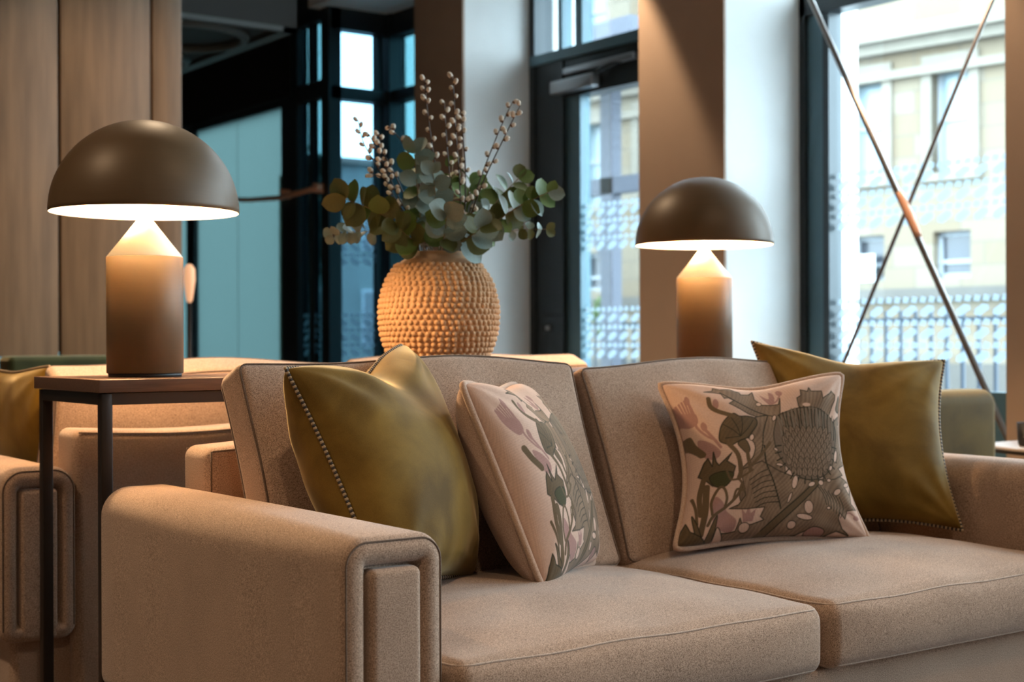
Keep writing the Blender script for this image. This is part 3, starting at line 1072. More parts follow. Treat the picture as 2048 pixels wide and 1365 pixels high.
# bobbles in rows up the wall
seg = np.linalg.norm(np.diff(prof, axis=0), axis=1)
arc = np.concatenate([[0], np.cumsum(seg)])
lim = arc[np.argmin(np.abs(prof[:, 1] - 0.247))]
g = random.Random(11)
V, F = [], []
rowi = 0
sarc = 0.022
while sarc < lim:
    r = np.interp(sarc, arc, prof[:, 0])
    z = np.interp(sarc, arc, prof[:, 1])
    r2, z2 = np.interp(sarc + 0.004, arc, prof[:, 0]), np.interp(sarc + 0.004, arc, prof[:, 1])
    tx, tz = r2 - r, z2 - z
    tl = math.hypot(tx, tz)
    tx, tz = tx / tl, tz / tl
    nn = int(2 * PI * r / 0.0152)
    for k in range(nn):
        a = 2 * PI * (k + 0.5 * (rowi % 2)) / nn + g.uniform(-0.012, 0.012)
        er = np.array([math.cos(a), math.sin(a), 0])
        et = np.array([-math.sin(a), math.cos(a), 0])
        T = er * tx + np.array([0, 0, tz])
        Nn = er * tz - np.array([0, 0, tx])
        c = er * (r - 0.0005) + np.array([0, 0, z + g.uniform(-0.0006, 0.0006)])
        rad = 0.0069 * g.uniform(0.9, 1.08)
        n0 = len(V)
        S = 8
        for (h_, q_) in ((0.0, 1.0), (0.35, 0.93), (0.70, 0.66), (0.88, 0.33)):
            for m_ in range(S):
                b_ = 2 * PI * m_ / S
                V.append(c + Nn * rad * h_ * 0.95 + (et * math.cos(b_) + T * math.sin(b_)) * rad * q_)
        V.append(c + Nn * rad * 0.93)
        for i in range(3):
            for m_ in range(S):
                m2 = (m_ + 1) % S
                F.append((n0 + i * S + m_, n0 + i * S + m2, n0 + (i + 1) * S + m2, n0 + (i + 1) * S + m_))
        for m_ in range(S):
            F.append((n0 + 3 * S + m_, n0 + 3 * S + (m_ + 1) % S, n0 + 4 * S))
    sarc += 0.0128
    rowi += 1
part('bobbles', (np.array(V), F), M['terracotta'], vz, True, 'rows of small clay bobbles', 'stuff')

# ------------------------------------------------------------------ foliage in the vase
STEMS = [-1]
# every stem keeps a layer of its own from front to back, in the order in which the tips lean
TIPS = [0.02, -0.05, -0.03, 0.03, 0.05, -0.03, 0.04, 0.04, -0.09, -0.08, -0.10, 0.07, 0.02, -0.03, 0.05, 0.10, 0.0, 0.03, 0.06, -0.02, 0.04, 0.02, -0.03]
LAYER = {k: (r - 11) * 0.0036 for r, k in enumerate(sorted(range(len(TIPS)), key=lambda k: (TIPS[k], k * 7 % 23)))}
LAYER[11] += 0.0022
LAYER[4] += 0.0022
DV = float(np.dot(np.array([VX, VY, 0]), VIEW))      # depth of the vase


def leaf_mesh(name, mat, cup):
    V, F = [], []
    nu, nv = 7, 5
    for i in range(nu):
        t = i / (nu - 1)
        w = 0.46 * math.sin(PI * min(1, t * 0.97 + 0.03)) ** 0.62
        for j in range(nv):
            s = j / (nv - 1) * 2 - 1
            V.append((t, s * w, cup * (s * s) * w * 0.8 - 0.10 * t * t + 0.012 * (abs(s) < 0.1)))
    for i in range(nu - 1):
        for j in range(nv - 1):
            a = i * nv + j
            F.append((a, a + nv, a + nv + 1, a + 1))
    return newmesh(name, V, F, mat)


LEAF = {k: leaf_mesh('leaf', M[m], c) for k, m, c in (('s', 'silver_leaf', 0.28), ('g', 'green_leaf', 0.2), ('o', 'olive_leaf', 0.25))}
lrng = random.Random(21)


def eucalyptus(label, pts, leaf, kinds, pairs, dd, spread=1.0, start=0.25, grow=0.75, stemr=0.0022):
    """pts: pixel polyline on the depth of the vase; dd: depth offset of the tip in metres"""
    n = len(pts)
    STEMS[0] += 1
    d0 = LAYER[STEMS[0]]
    W = [at(px, py, DV + d0 + dd * (i / (n - 1)) ** 1.2) for i, (px, py) in enumerate(pts)]
    lat = float(np.dot(W[0] - np.array([VX, VY, 0]), RIGHT))
    neck = np.array([VX, VY, ZT + 0.12]) + RIGHT * lat * 0.4 + VIEW * d0
    root = np.array([VX, VY, ZT + 0.011]) + RIGHT * lat * 0.2 + VIEW * d0
    t = thing('eucalyptus_branch', label, 'branch', tuple(root), 0, 'eucalyptus branches in the vase')
    P = smoothpath([neck] + W, 28) - root
    part('stem', tube(np.vstack([np.linspace(root - root, P[0], 6)[:-1], P]), stemr, 6, taper=np.concatenate([np.ones(5), np.linspace(1, 0.4, len(P))])), M['gstem'], t)
    i0 = 7
    for k in range(pairs):
        f = start + (1 - start) * k / max(1, pairs - 1)
        fi = min(26.9, i0 + f * (27 - i0))
        i = int(fi)
        b = P[i] + (P[i + 1] - P[i]) * (fi - i)
        T = P[i + 1] - P[i]
        T = T / np.linalg.norm(T)
        side = np.cross(T, VIEW)
        side /= np.linalg.norm(side)
        toward = np.cross(side, T)
        for sg in (-1, 1):
            ang = lrng.uniform(-0.5, 0.5) + (0.9 if k % 2 else 0.0) * lrng.uniform(0.2, 1.0)
            out = side * sg * math.cos(ang) + toward * math.sin(ang) * lrng.choice((-1, 1))
            fw = lrng.uniform(0.15, 0.6) + (0.8 if k == pairs - 1 else 0)
            X = out * spread + T * fw
            X /= np.linalg.norm(X)
            nrm = -VIEW * lrng.uniform(0.4, 1.0) + T * lrng.uniform(0.0, 0.8) + np.array([lrng.uniform(-0.45, 0.45) for _ in range(3)])
            Y = np.cross(nrm, X)
            Y /= np.linalg.norm(Y)
            Z = np.cross(X, Y)
            L = leaf * (1 - (1 - grow) * f) * lrng.uniform(0.82, 1.12)
            o = addobj('leaf', LEAF[lrng.choice(kinds)], t)
            m = Matrix.Identity(4)
            for c, ax in enumerate((X, Y, Z)):
                for r_ in range(3):
                    m[r_][c] = ax[r_] * L
            for r_ in range(3):
                m[r_][3] = b[r_]
            o.matrix_local = m
    return t


eucalyptus('tall eucalyptus branch rising beside the leftward willow twigs', [(862, 505), (842, 440), (834, 370), (829, 305)], 0.060, 'ssg', 8, 0.02, 0.8)
eucalyptus('silver eucalyptus branch standing upright in the middle of the vase', [(878, 505), (873, 450), (871, 395), (866, 345)], 0.058, 'sss', 9, -0.05, 1.0, grow=0.6)
eucalyptus('olive eucalyptus branch arching left over the dark window frames', [(858, 500), (805, 455), (745, 420), (690, 398)], 0.056, 'oog', 8, -0.03, 0.9, grow=0.95)
eucalyptus('thin silver eucalyptus twig drooping left below the olive branch', [(850, 500), (770, 470), (715, 462), (664, 472)], 0.036, 's', 7, 0.03, 1.0, 0.45, 0.8, 0.0012)
eucalyptus('dark green eucalyptus branch upright before the white reveal', [(905, 500), (925, 440), (936, 395), (942, 368)], 0.062, 'gg', 5, 0.05, 0.8, grow=0.9)
eucalyptus('eucalyptus branch stretching right towards the door frame', [(905, 500), (975, 455), (1035, 415), (1098, 384)], 0.058, 'osog', 9, -0.03, 0.85, grow=0.65)
eucalyptus('silver eucalyptus branch angled right above the longest branch', [(910, 498), (970, 432), (1005, 390), (1038, 356)], 0.050, 'ssog', 7, 0.04, 0.95)
eucalyptus('thin sparse eucalyptus twig hanging right below the longest branch', [(910, 500), (990, 470), (1045, 460), (1094, 459)], 0.028, 'os', 5, 0.04, 1.0, 0.5, 0.9, 0.0011)
eucalyptus('short leafy eucalyptus sprig over the right side of the vase rim', [(892, 508), (920, 486), (945, 470), (962, 455)], 0.062, 'oso', 5, -0.09, 0.9, 0.34, 0.9)
eucalyptus('short leafy eucalyptus sprig over the left side of the vase rim', [(868, 508), (838, 488), (812, 470), (795, 452)], 0.058, 'oog', 5, -0.08, 0.9, 0.34, 0.9)
eucalyptus('low eucalyptus sprig at the front of the vase mouth', [(880, 510), (884, 490), (890, 465), (893, 430)], 0.058, 'ogs', 6, -0.10, 1.0, 0.36, 0.9)
eucalyptus('small green eucalyptus tip between the upright willow twigs', [(895, 500), (900, 440), (902, 380), (905, 330)], 0.045, 'g', 5, 0.07, 0.8, 0.4, 0.8)

bm_c = newmesh('catkin', *lathe([(0.0008, -0.0078), (0.0042, -0.005), (0.0056, 0.0), (0.0046, 0.005), (0.0008, 0.0076)], 10, True, True), M['catkin'])
bm_k = newmesh('cap', *lathe([(0.0010, -0.0086), (0.0040, -0.0060), (0.0043, -0.0042)], 8, True), M['cap'])


def willow(label, pts, dd, count):
    count = int(count * 0.82)
    n = len(pts)
    STEMS[0] += 1
    d0 = LAYER[STEMS[0]]
    W = [at(px, py, DV + d0 + dd * (i / (n - 1))) for i, (px, py) in enumerate(pts)]
    lat = float(np.dot(W[0] - np.array([VX, VY, 0]), RIGHT))
    neck = np.array([VX, VY, ZT + 0.15]) + RIGHT * lat * 0.5 + VIEW * d0
    root = np.array([VX, VY, ZT + 0.011]) + RIGHT * lat * 0.2 + VIEW * d0
    t = thing('willow_twig', label, 'twig', tuple(root), 0, 'pussy willow twigs in the vase')
    P = smoothpath([neck] + W, 36) - root
    part('stem', tube(np.vstack([np.linspace(root - root, P[0], 6)[:-1], P]), 0.0019, 6, taper=np.concatenate([np.full(5, 1.2), np.linspace(1.2, 0.45, len(P))])), M['stem'], t)
    for k in range(count):
        fi = 12 + (35 - 12) * (k + lrng.uniform(-0.25, 0.25)) / (count - 1)
        fi = min(34.98, max(10, fi))
        i = int(fi)
        b = P[i] + (P[i + 1] - P[i]) * (fi - i)
        T = P[i + 1] - P[i]
        T /= np.linalg.norm(T)
        side = np.cross(T, VIEW)
        side /= np.linalg.norm(side)
        tw = np.cross(side, T)
        a = (PI if k % 2 else 0) + lrng.uniform(-0.9, 0.9)
        out = side * math.cos(a) + tw * math.sin(a)
        Z = T * 0.75 + out * 0.55
        Z /= np.linalg.norm(Z)
        X = np.cross(Z, VIEW)
        X /= np.linalg.norm(X)
        Y = np.cross(Z, X)
        sc = lrng.uniform(0.85, 1.12)
        c = b + out * 0.0050 + Z * 0.003
        m = Matrix.Identity(4)
        for col, ax in enumerate((X, Y, Z)):
            for r_ in range(3):
                m[r_][col] = ax[r_] * sc
        for r_ in range(3):
            m[r_][3] = c[r_]
        o = addobj('catkin', bm_c, t)
        o.matrix_local = m
        addobj('cap', bm_k, o)
    return t


willow('willow twig leaning furthest left with its tip highest of the left ones', [(835, 475), (795, 405), (755, 335), (727, 285), (716, 240)], 0.02, 17)
willow('willow twig leaning left just inside the outermost one', [(832, 470), (795, 390), (765, 325), (738, 268)], -0.03, 17)
willow('short willow twig leaning left towards the dark mullion', [(838, 470), (808, 390), (780, 330), (762, 300), (758, 268)], 0.05, 16)
willow('willow twig leaning left behind the tall eucalyptus leaf', [(850, 470), (838, 360), (814, 300), (790, 266), (778, 252)], 0.10, 9)
willow('short side willow twig pointing flat left near the olive branch', [(835, 480), (800, 425), (775, 365), (745, 348), (738, 346)], 0.0, 9)
willow('upright willow twig nearest the tall eucalyptus branch', [(888, 475), (880, 390), (864, 290), (853, 205), (849, 158)], 0.03, 21)
willow('upright willow twig shorter than its two neighbours', [(898, 475), (901, 380), (893, 280), (889, 205)], 0.06, 17)
willow('tallest upright willow twig', [(918, 490), (920, 380), (911, 255), (906, 152)], -0.02, 24)
willow('upright willow twig along the edge of the white reveal', [(926, 475), (931, 350), (926, 270), (922, 226)], 0.04, 15)
willow('willow twig leaning right with its tip highest of the right ones', [(925, 480), (955, 375), (995, 270), (1026, 202)], 0.02, 18)
willow('willow twig leaning furthest right before the white reveal', [(928, 480), (962, 375), (1010, 272), (1041, 210)], -0.03, 17)


def settle():
    """turn leaves about their stalks and catkins about their twigs until they clear the other stems, leaves and the vase"""
    bpy.context.view_layer.update()
    g = random.Random(5)

    def geo(o, m=None):
        m = m or o.matrix_world
        V = [m @ v.co for v in o.data.vertices]
        A = np.array(V)
        return BVHTree.FromPolygons(V, [tuple(p.vertices) for p in o.data.polygons]), A.min(0), A.max(0)
    still, mov = [], []
    for t in list(COL.objects):
        if t.parent is None and t.name.startswith(('eucalyptus_branch', 'willow_twig', 'bobble_vase')):
            for ch in t.children:
                (mov if ch.name.split('.')[0] in ('leaf', 'catkin') else still).append((t, ch))
    G = {ch.name: geo(ch) for t, ch in still + mov}

    def clash(t, ch, gm):
        b, lo, hi = gm
        n = 0
        for t2, c2 in still + mov:
            if t2 is t:
                continue
            b2, lo2, hi2 = G[c2.name]
            if (lo > hi2).any() or (lo2 > hi).any():
                continue
            n += len(b.overlap(b2))
        return n
    for rnd in range(3):
        for t, ch in mov:
            best = clash(t, ch, G[ch.name])
            if not best:
                continue
            mw = ch.matrix_world.copy()
            leaf = ch.name.startswith('leaf')
            piv = mw @ Vector((0, 0, 0 if leaf else -0.0075))
            keep = mw
            zlow = G[ch.name][1][2]
            for k in range(44):
                amp = 0.25 + 0.035 * k
                ax = Vector((g.gauss(0, 1), g.gauss(0, 1), g.gauss(0, 1))).normalized()
                R = Matrix.Translation(piv) @ Matrix.Rotation(g.uniform(-amp, amp), 4, ax) @ Matrix.Scale(1.0 if k < 12 else (0.88 if leaf else 0.92), 4) @ Matrix.Translation(-piv)
                m2 = R @ mw
                gm = geo(ch, m2)
                if gm[1][2] < min(zlow, ZT + 0.268):     # keep the bare collar of the vase clear
                    continue
                n = clash(t, ch, gm)
                if n < best:
                    best, keep = n, m2
                    G[ch.name] = gm
                    if not n:
                        break
            ch.matrix_local = t.matrix_world.inverted() @ keep
        bpy.context.view_layer.update()


settle()

# ------------------------------------------------------------------ scatter cushions
CORNER = [0.05]                # how far the corners are rounded off

def pillow_grid(C, n, T, pinch, side, chop=0.0, seed=0.0, wr=1.0, e=0.40):
    """one face of a cushion between four corners C = TL, TR, BR, BL"""
    C = np.asarray(C, float)
    s = np.sin(np.linspace(-PI / 2, PI / 2, n) * 0.999)
    s = 0.55 * s + 0.45 * np.linspace(-1, 1, n)
    U, W = np.meshgrid(s, s, indexing='ij')
    return pillow_map(C, U, W, T, pinch, side, chop, seed, wr, e)


def pillow_map(C, U, W, T, pinch, side, chop, seed, wr, e=0.40):
    pinch = pinch if isinstance(pinch, tuple) else (pinch, pinch)
    x = U * (1 - pinch[0] * (1 - W * W) * np.abs(U) ** 1.5)
    y = W * (1 - pinch[1] * (1 - U * U) * np.abs(W) ** 1.5)
    ch = chop * np.exp(-(U / 0.42) ** 2) * np.clip((W + 1) / 2, 0, 1) ** 3
    rc = 1.0 + CORNER[0] * (0.4 - np.abs(U * W) ** 8)
    x, y = x * rc, y * rc - ch
    a, b = (x + 1) / 2, (y + 1) / 2
    P = (C[3][None, None] * ((1 - a) * (1 - b))[..., None] + C[2][None, None] * (a * (1 - b))[..., None]
         + C[0][None, None] * ((1 - a) * b)[..., None] + C[1][None, None] * (a * b)[..., None])
    nrm = np.cross((C[1] + C[2] - C[0] - C[3]), (C[0] + C[1] - C[2] - C[3]))
    nrm /= np.linalg.norm(nrm)
    q = np.clip((1 - U * U), 0, 1) * np.clip((1 - W * W), 0, 1)
    th = T * q ** e
    if chop:
        th *= 1 - 0.35 * np.exp(-(U / 0.30) ** 2) * np.clip((W + 0.3) / 1.3, 0, 1) ** 2
    # soft folds running in from the corners and the pinched edges
    edge = np.clip(1 - np.abs(U), 0, 1), np.clip(1 - np.abs(W), 0, 1)
    f = np.zeros_like(U)
    for (cx, cy, k) in ((-1, 1, 5.0), (1, 1, 6.0), (1, -1, 5.5), (-1, -1, 4.5)):
        dx, dy = U - cx, W - cy
        d = np.hypot(dx, dy) + 1e-6
        ang = np.arctan2(dy, dx)
        f += np.sin(k * 2.1 * ang + seed + cx * 2 + cy) * np.exp(-((d - 0.45) / 0.33) ** 2)
    f += 0.8 * np.sin(17 * U + seed * 3) * np.exp(-edge[1] * 5) * np.clip(edge[1] * 9, 0, 1) + 0.8 * np.sin(15 * W + seed * 2) * np.exp(-edge[0] * 5) * np.clip(edge[0] * 9, 0, 1)
    f += 0.9 * np.sin(3.1 * U + 2.3 * W + seed) * np.exp(-(U ** 2 + W ** 2) * 1.2)
    th = th + wr * 0.0032 * f * q ** 0.4
    P = P + nrm[None, None] * (th * side)[..., None]
    return P, x, y


def grid_faces(n, flip):
    idx = np.arange(n * n).reshape(n, n)
    a, b, c, d = idx[:-1, :-1].ravel(), idx[1:, :-1].ravel(), idx[1:, 1:].ravel(), idx[:-1, 1:].ravel()
    return np.stack([a, d, c, b] if flip else [a, b, c, d], 1)


def perimeter(C, n, T, pinch, chop, seed):
    s = np.linspace(-1, 1, n)[:-1]
    U = np.concatenate([s, np.ones(n - 1), -s, -np.ones(n - 1)])
    W = np.concatenate([np.ones(n - 1), -s, -np.ones(n - 1), s])
    P, _, _ = pillow_map(np.asarray(C, float), U[None], W[None], T, pinch, 1, chop, seed, 1.0)
    return P[0]


def resample(P, step, closed=True):
    Q = np.vstack([P, P[:1]]) if closed else P
    d = np.concatenate([[0], np.cumsum(np.linalg.norm(np.diff(Q, axis=0), axis=1))])
    m = int(d[-1] / step)
    t = np.linspace(0, d[-1], m, endpoint=False)
    return np.stack([np.interp(t, d, Q[:, i]) for i in range(3)], 1)


def beads(P, r, flat=1.0):
    V, F = [], []
    S, prof = 6, ((0.35, -0.9), (0.95, -0.35), (0.95, 0.35), (0.35, 0.9))
    for c in P:
        n0 = len(V)
        for (q, z) in prof:
            for k in range(S):
                a = 2 * PI * k / S
                V.append(c + np.array([math.cos(a) * q, math.sin(a) * q, z * flat]) * r)
        for i in range(3):
            for k in range(S):
                k2 = (k + 1) % S
                F.append((n0 + i * S + k, n0 + i * S + k2, n0 + (i + 1) * S + k2, n0 + (i + 1) * S + k))
        F.append(tuple(n0 + k for k in range(S))[::-1])
        F.append(tuple(n0 + 3 * S + k for k in range(S)))
    return np.array(V), F


def cushion(label, C, T, pinch, mat, trim, chop=0.0, seed=0.0, wr=1.0, n=64, group=None, printed=False, Tb=None):
    C = np.asarray(C, float)
    CORNER[0] = 0.05 if trim == 'piping' else 0.016
    base = (C[2] + C[3]) / 2
    t = thing('scatter_cushion', label, 'cushion', tuple(base), 0, group)
    P, x, y = pillow_grid(C, n, T, pinch, 1, chop, seed, wr)
    fo = part('front', (P.reshape(-1, 3) - base, grid_faces(n, False)), mat, t)
    if printed:
        col = thistle_print(x.ravel(), y.ravel())
        at_ = fo.data.color_attributes.new('print', 'FLOAT_COLOR', 'POINT')
        at_.data.foreach_set('color', np.concatenate([col, np.ones((len(col), 1))], 1).astype(np.float32).ravel())
    nb = 56
    P, x, y = pillow_grid(C, nb, Tb or T, pinch, -1, chop, seed + 2, wr)
    part('back', (P.reshape(-1, 3) - base, grid_faces(nb, True)), M['blush'] if printed else mat, t)
    E_ = perimeter(C, 60, T, pinch, chop, seed) - base
    if trim == 'piping':
        R_ = resample(E_, 0.006)
        R_ = R_ + (R_ - R_.mean(0)) / np.linalg.norm(R_ - R_.mean(0), axis=1, keepdims=True) * 0.003
        part('piping', tube(R_, 0.0062, 10, True), M['piping'], t)
    else:
        R_ = resample(E_, 0.0042)
        ctr = R_.mean(0)
        R_ = R_ + (R_ - ctr) / np.linalg.norm(R_ - ctr, axis=1, keepdims=True) * 0.002
        part('whipped_edge', beads(R_[0::2], 0.0039), M['cord_light'], t, True, 'cream stitches of the whipped edge', 'stuff')
        part('whipped_edge', beads(R_[1::2], 0.0039), M['cord_dark'], t, True, 'dark stitches of the whipped edge', 'stuff')
    return t


# printed botanical pattern, drawn as flat shapes in cushion coordinates
def thistle_print(X, Y):
    src = np.array([(60, 130), (1385, 70), (1575, 1275), (175, 1330)], float)
    dst = np.array([(-1, 1), (1, 1), (1, -1), (-1, -1)], float)
    A, B = [], []
    for (sx, sy), (dx, dy) in zip(src, dst):
        A.append([dx, dy, 1, 0, 0, 0, -sx * dx, -sx * dy])
        B.append(sx)
        A.append([0, 0, 0, dx, dy, 1, -sy * dx, -sy * dy])
        B.append(sy)
    h = np.linalg.solve(np.array(A), np.array(B))
    w = h[6] * X + h[7] * Y + 1
    px, py = (h[0] * X + h[1] * Y + h[2]) / w, (h[3] * X + h[4] * Y + h[5]) / w
    PINK, MAUVE, DARK, MID, LINE = (0.60, 0.40, 0.31), (0.36, 0.195, 0.165), (0.130, 0.085, 0.044), (0.245, 0.160, 0.103), (0.035, 0.030, 0.016)
    col = np.tile(np.array(PINK), (len(px), 1))
    linen = 1 + 0.05 * np.sin(px * 0.9) + 0.05 * np.sin(py * 0.9)
    hatch = 0.28 + 0.28 * np.sin((px * 0.21 + py * 0.13) + 5.0 * np.sin(py * 0.016 + 0.011 * px) + 4 * np.sin(px * 0.014 - 0.009 * py))
    hatch += 0.30 * (np.sin(px * 0.019 + 1.3 * np.sin(py * 0.013)) * np.sin(py * 0.023 + 1.7 * np.sin(px * 0.011)))

    def sm(pts, k=5):
        P = np.array(pts, float)
        n = len(P)
        out = []
        for i in range(n):
            a, b, c, d = P[i - 1], P[i], P[(i + 1) % n], P[(i + 2) % n]
            for j in range(k):
                f = j / k
                out.append(0.5 * ((2 * b) + (c - a) * f + (2 * a - 5 * b + 4 * c - d) * f * f + (3 * b - a - 3 * c + d) * f ** 3))
        return np.array(out)

    def sdist(P, idx, closed):
        qx, qy = px[idx], py[idx]
        best = np.full(len(idx), 1e9)
        ins = np.zeros(len(idx), bool)
        m = len(P) if closed else len(P) - 1
        for i in range(m):
            a, b = P[i], P[(i + 1) % len(P)]
            d = b - a
            L = d[0] ** 2 + d[1] ** 2 + 1e-9
            t = np.clip(((qx - a[0]) * d[0] + (qy - a[1]) * d[1]) / L, 0, 1)
            best = np.minimum(best, np.hypot(qx - a[0] - t * d[0], qy - a[1] - t * d[1]))
            if closed and (a[1] != b[1]):
                c = ((a[1] > qy) != (b[1] > qy)) & (qx < (b[0] - a[0]) * (qy - a[1]) / (b[1] - a[1]) + a[0])
                ins ^= c
        return best, ins

    def blend(idx, a, c):
        a = np.clip(a, 0, 1)[:, None]
        col[idx] = col[idx] * (1 - a) + np.asarray(c) * a

    def poly(pts, fill, line=None, lw=4.0, smooth=True, hat=0.0):
        P = sm(pts) if smooth else np.array(pts, float)
        m = lw + 6
        idx = np.where((px > P[:, 0].min() - m) & (px < P[:, 0].max() + m) & (py > P[:, 1].min() - m) & (py < P[:, 1].max() + m))[0]
        if len(idx) == 0:
            return
        d, ins = sdist(P, idx, True)
        sd = np.where(ins, -d, d)
        f = np.asarray(fill)[None] * (1 - hat * hatch[idx][:, None])
        a = np.clip(0.5 - sd / 3.0, 0, 1)[:, None]
        col[idx] = col[idx] * (1 - a) + f * a
        if line is not None:
            blend(idx, 1.2 - np.abs(sd) / lw, line)

    def stroke(pts, c, w, smooth=True):
        P = smoothpath([(a, b, 0) for a, b in pts], 6 * len(pts))[:, :2] if smooth else np.array(pts, float)
        idx = np.where((px > P[:, 0].min() - w - 4) & (px < P[:, 0].max() + w + 4) & (py > P[:, 1].min() - w - 4) & (py < P[:, 1].max() + w + 4))[0]
        if len(idx):
            d, _ = sdist(P, idx, False)
            blend(idx, (w - d) / 3.0 + 0.5, c)

    def oval(cx, cy, rx, ry, fill, line=None, rot=0.0, lw=4.0):
        a = np.linspace(0, 2 * PI, 14, endpoint=False)
        c, s = math.cos(rot), math.sin(rot)
        poly([(cx + rx * math.cos(t) * c - ry * math.sin(t) * s, cy + rx * math.cos(t) * s + ry * math.sin(t) * c) for t in a], fill, line, lw)

    # pale mauve shapes of the ground
    poly([(150, 320), (205, 385), (270, 400), (290, 470), (245, 495), (195, 455), (160, 395)], MAUVE)
    for k in range(6):
        stroke([(190 + 12 * k, 400 - 2 * k), (150 + 14 * k, 330 - 8 * k)], MAUVE, 5, False)
    oval(225, 300, 16, 34, MAUVE, rot=-0.2)
    stroke([(235, 325), (268, 420), (285, 500), (340, 570), (400, 610)], MAUVE, 7)
    oval(405, 345, 20, 40, MAUVE)
    oval(325, 505, 18, 34, MAUVE, rot=-0.3)
    stroke([(335, 530), (380, 590), (430, 660)], MAUVE, 9)
    poly([(290, 600), (360, 620), (430, 690), (400, 740), (330, 720)], MAUVE)
    poly([(400, 1005), (450, 1035), (485, 1100), (555, 1165), (530, 1235), (440, 1215), (385, 1120)], MAUVE)
    poly([(580, 1085), (612, 1120), (630, 1060), (645, 1120), (680, 1090), (665, 1170), (600, 1175)], MAUVE, smooth=False)
    poly([(735, 265), (790, 300), (800, 240), (830, 265), (822, 330), (785, 345)], MAUVE)
    oval(868, 252, 22, 24, MAUVE)
    stroke([(868, 275), (840, 320), (800, 345)], MAUVE, 6)
    oval(1430, 1137, 26, 16, MAUVE)
    stroke([(1425, 1130), (1370, 1105), (1330, 1120)], MAUVE, 5)
    # big jagged leaf at the top
    poly([(338, 242), (400, 232), (408, 208), (455, 222), (530, 212), (560, 232), (592, 240), (600, 262), (660, 258), (692, 232), (690, 300), (735, 348), (800, 352), (850, 345), (866, 296), (858, 372), (850, 430),
          (790, 470), (740, 430), (690, 445), (630, 425), (570, 385), (498, 342), (535, 318), (500, 295), (470, 300), (455, 262), (410, 250)], MID, LINE, 5, False, 0.35)
    stroke([(450, 250), (560, 330), (680, 400), (760, 430)], LINE, 4)
    # centre body of leaves behind the bloom
    poly([(560, 560), (640, 470), (700, 440), (800, 440), (860, 520), (860, 800), (880, 960), (800, 1060), (700, 1010), (600, 1060), (560, 1000), (590, 900), (570, 820), (640, 740), (650, 640)], MID, LINE, 5, True, 0.45)
    poly([(560, 830), (700, 770), (820, 840), (930, 880), (1060, 900), (1180, 880), (1260, 850), (1360, 880), (1372, 900), (1318, 915), (1370, 975), (1390, 905), (1382, 985), (1380, 1040), (1435, 1075), (1350, 1092), (1335, 1150), (1290, 1110),
          (1285, 1150), (1330, 1212), (1392, 1250), (1290, 1225), (1200, 1255), (1100, 1210), (1010, 1240), (860, 1262), (640, 1285), (480, 1300), (440, 1245), (510, 1240), (560, 1230), (578, 1150), (600, 1195), (660, 1190), (745, 1160), (715, 1140), (738, 1080), (610, 1090), (500, 1085), (560, 1060), (600, 1000)],
         MID, LINE, 5, False, 0.45)
    # right-hand leaves
    poly([(1180, 430), (1240, 470), (1290, 420), (1340, 385), (1290, 470), (1345, 520), (1310, 560), (1350, 640), (1300, 690), (1330, 760), (1270, 800), (1310, 840), (1240, 880), (1150, 900), (1120, 700)], MID, LINE, 5, False, 0.4)
    poly([(1312, 262), (1328, 330), (1300, 385), (1272, 368)], DARK, LINE, 4)
    stroke([(1290, 380), (1345, 378), (1378, 390)], LINE, 5)
    stroke([(1350, 480), (1375, 540), (1350, 620)], LINE, 8)
    # crown of small leaves above the bloom
    poly([(985, 360), (980, 300), (1010, 282), (1012, 236), (1062, 250), (1076, 218), (1090, 245), (1170, 240), (1168, 300), (1232, 255), (1246, 236), (1276, 260), (1270, 300), (1245, 345), (1212, 420), (1100, 410), (1000, 420)], MID, LINE, 5, False, 0.5)
    oval(1042, 352, 28, 14, PINK)
    # the bloom: fringe, scales
    poly([(818, 470), (840, 430), (905, 400), (980, 378), (1080, 372), (1160, 395), (1230, 450), (1262, 540), (1250, 640), (1232, 740), (1190, 830), (1110, 885), (1010, 892), (920, 850), (850, 780), (805, 690), (790, 580)], (0.165, 0.112, 0.076), LINE, 5)
    for k in range(34):
        a = k / 33
        x0, x1 = 850 + 390 * a, 830 + 420 * a
        stroke([(x0, 600 - 60 * math.sin(PI * a)), ((x0 + x1) / 2 + 8 * math.sin(k * 2.3), 500 - 40 * math.sin(PI * a)), (x1, 440 - 66 * math.sin(PI * a) + 12 * math.sin(k * 3.7))], LINE if k % 2 else (0.19, 0.15, 0.11), 4)
    for r in range(9):
        yy = 545 + r * 37
        half = 165 * math.sqrt(max(0.05, 1 - ((r - 2.5) / 7.2) ** 2))
        m = int(half * 2 / 42)
        for k in range(m + 1):
            cx = 1035 - half + 2 * half * (k + 0.5 * (r % 2)) / (m + 0.5)
            tw = (cx - 1035) * 0.10
            poly([(cx + tw, yy - 34), (cx + 20, yy), (cx + 14, yy + 24), (cx, yy + 32), (cx - 14, yy + 24), (cx - 20, yy)], (0.225, 0.150, 0.100), (0.07, 0.048, 0.028), 4.0, True)
            stroke([(cx + tw * 0.6, yy - 20), (cx, yy + 18)], LINE, 1.6, False)
    for k in range(16):
        a = -0.2 + k / 15 * 3.5
        c_, s_ = math.cos(a), math.sin(a)
        stroke([(1030 + 195 * c_, 690 + 190 * s_), (1030 + 235 * c_, 700 + 225 * s_)], LINE, 5, False)
    # main stems and ribs of the lower leaves
    stroke([(1090, 920), (980, 1030), (870, 1130), (760, 1240), (700, 1290)], DARK, 26)
    stroke([(1075, 915), (965, 1020), (850, 1120), (740, 1225)], LINE, 4)
    stroke([(1110, 930), (1000, 1045), (890, 1150), (790, 1250)], LINE, 4)
    stroke([(720, 660), (730, 780), (780, 900), (850, 1090)], LINE, 5)
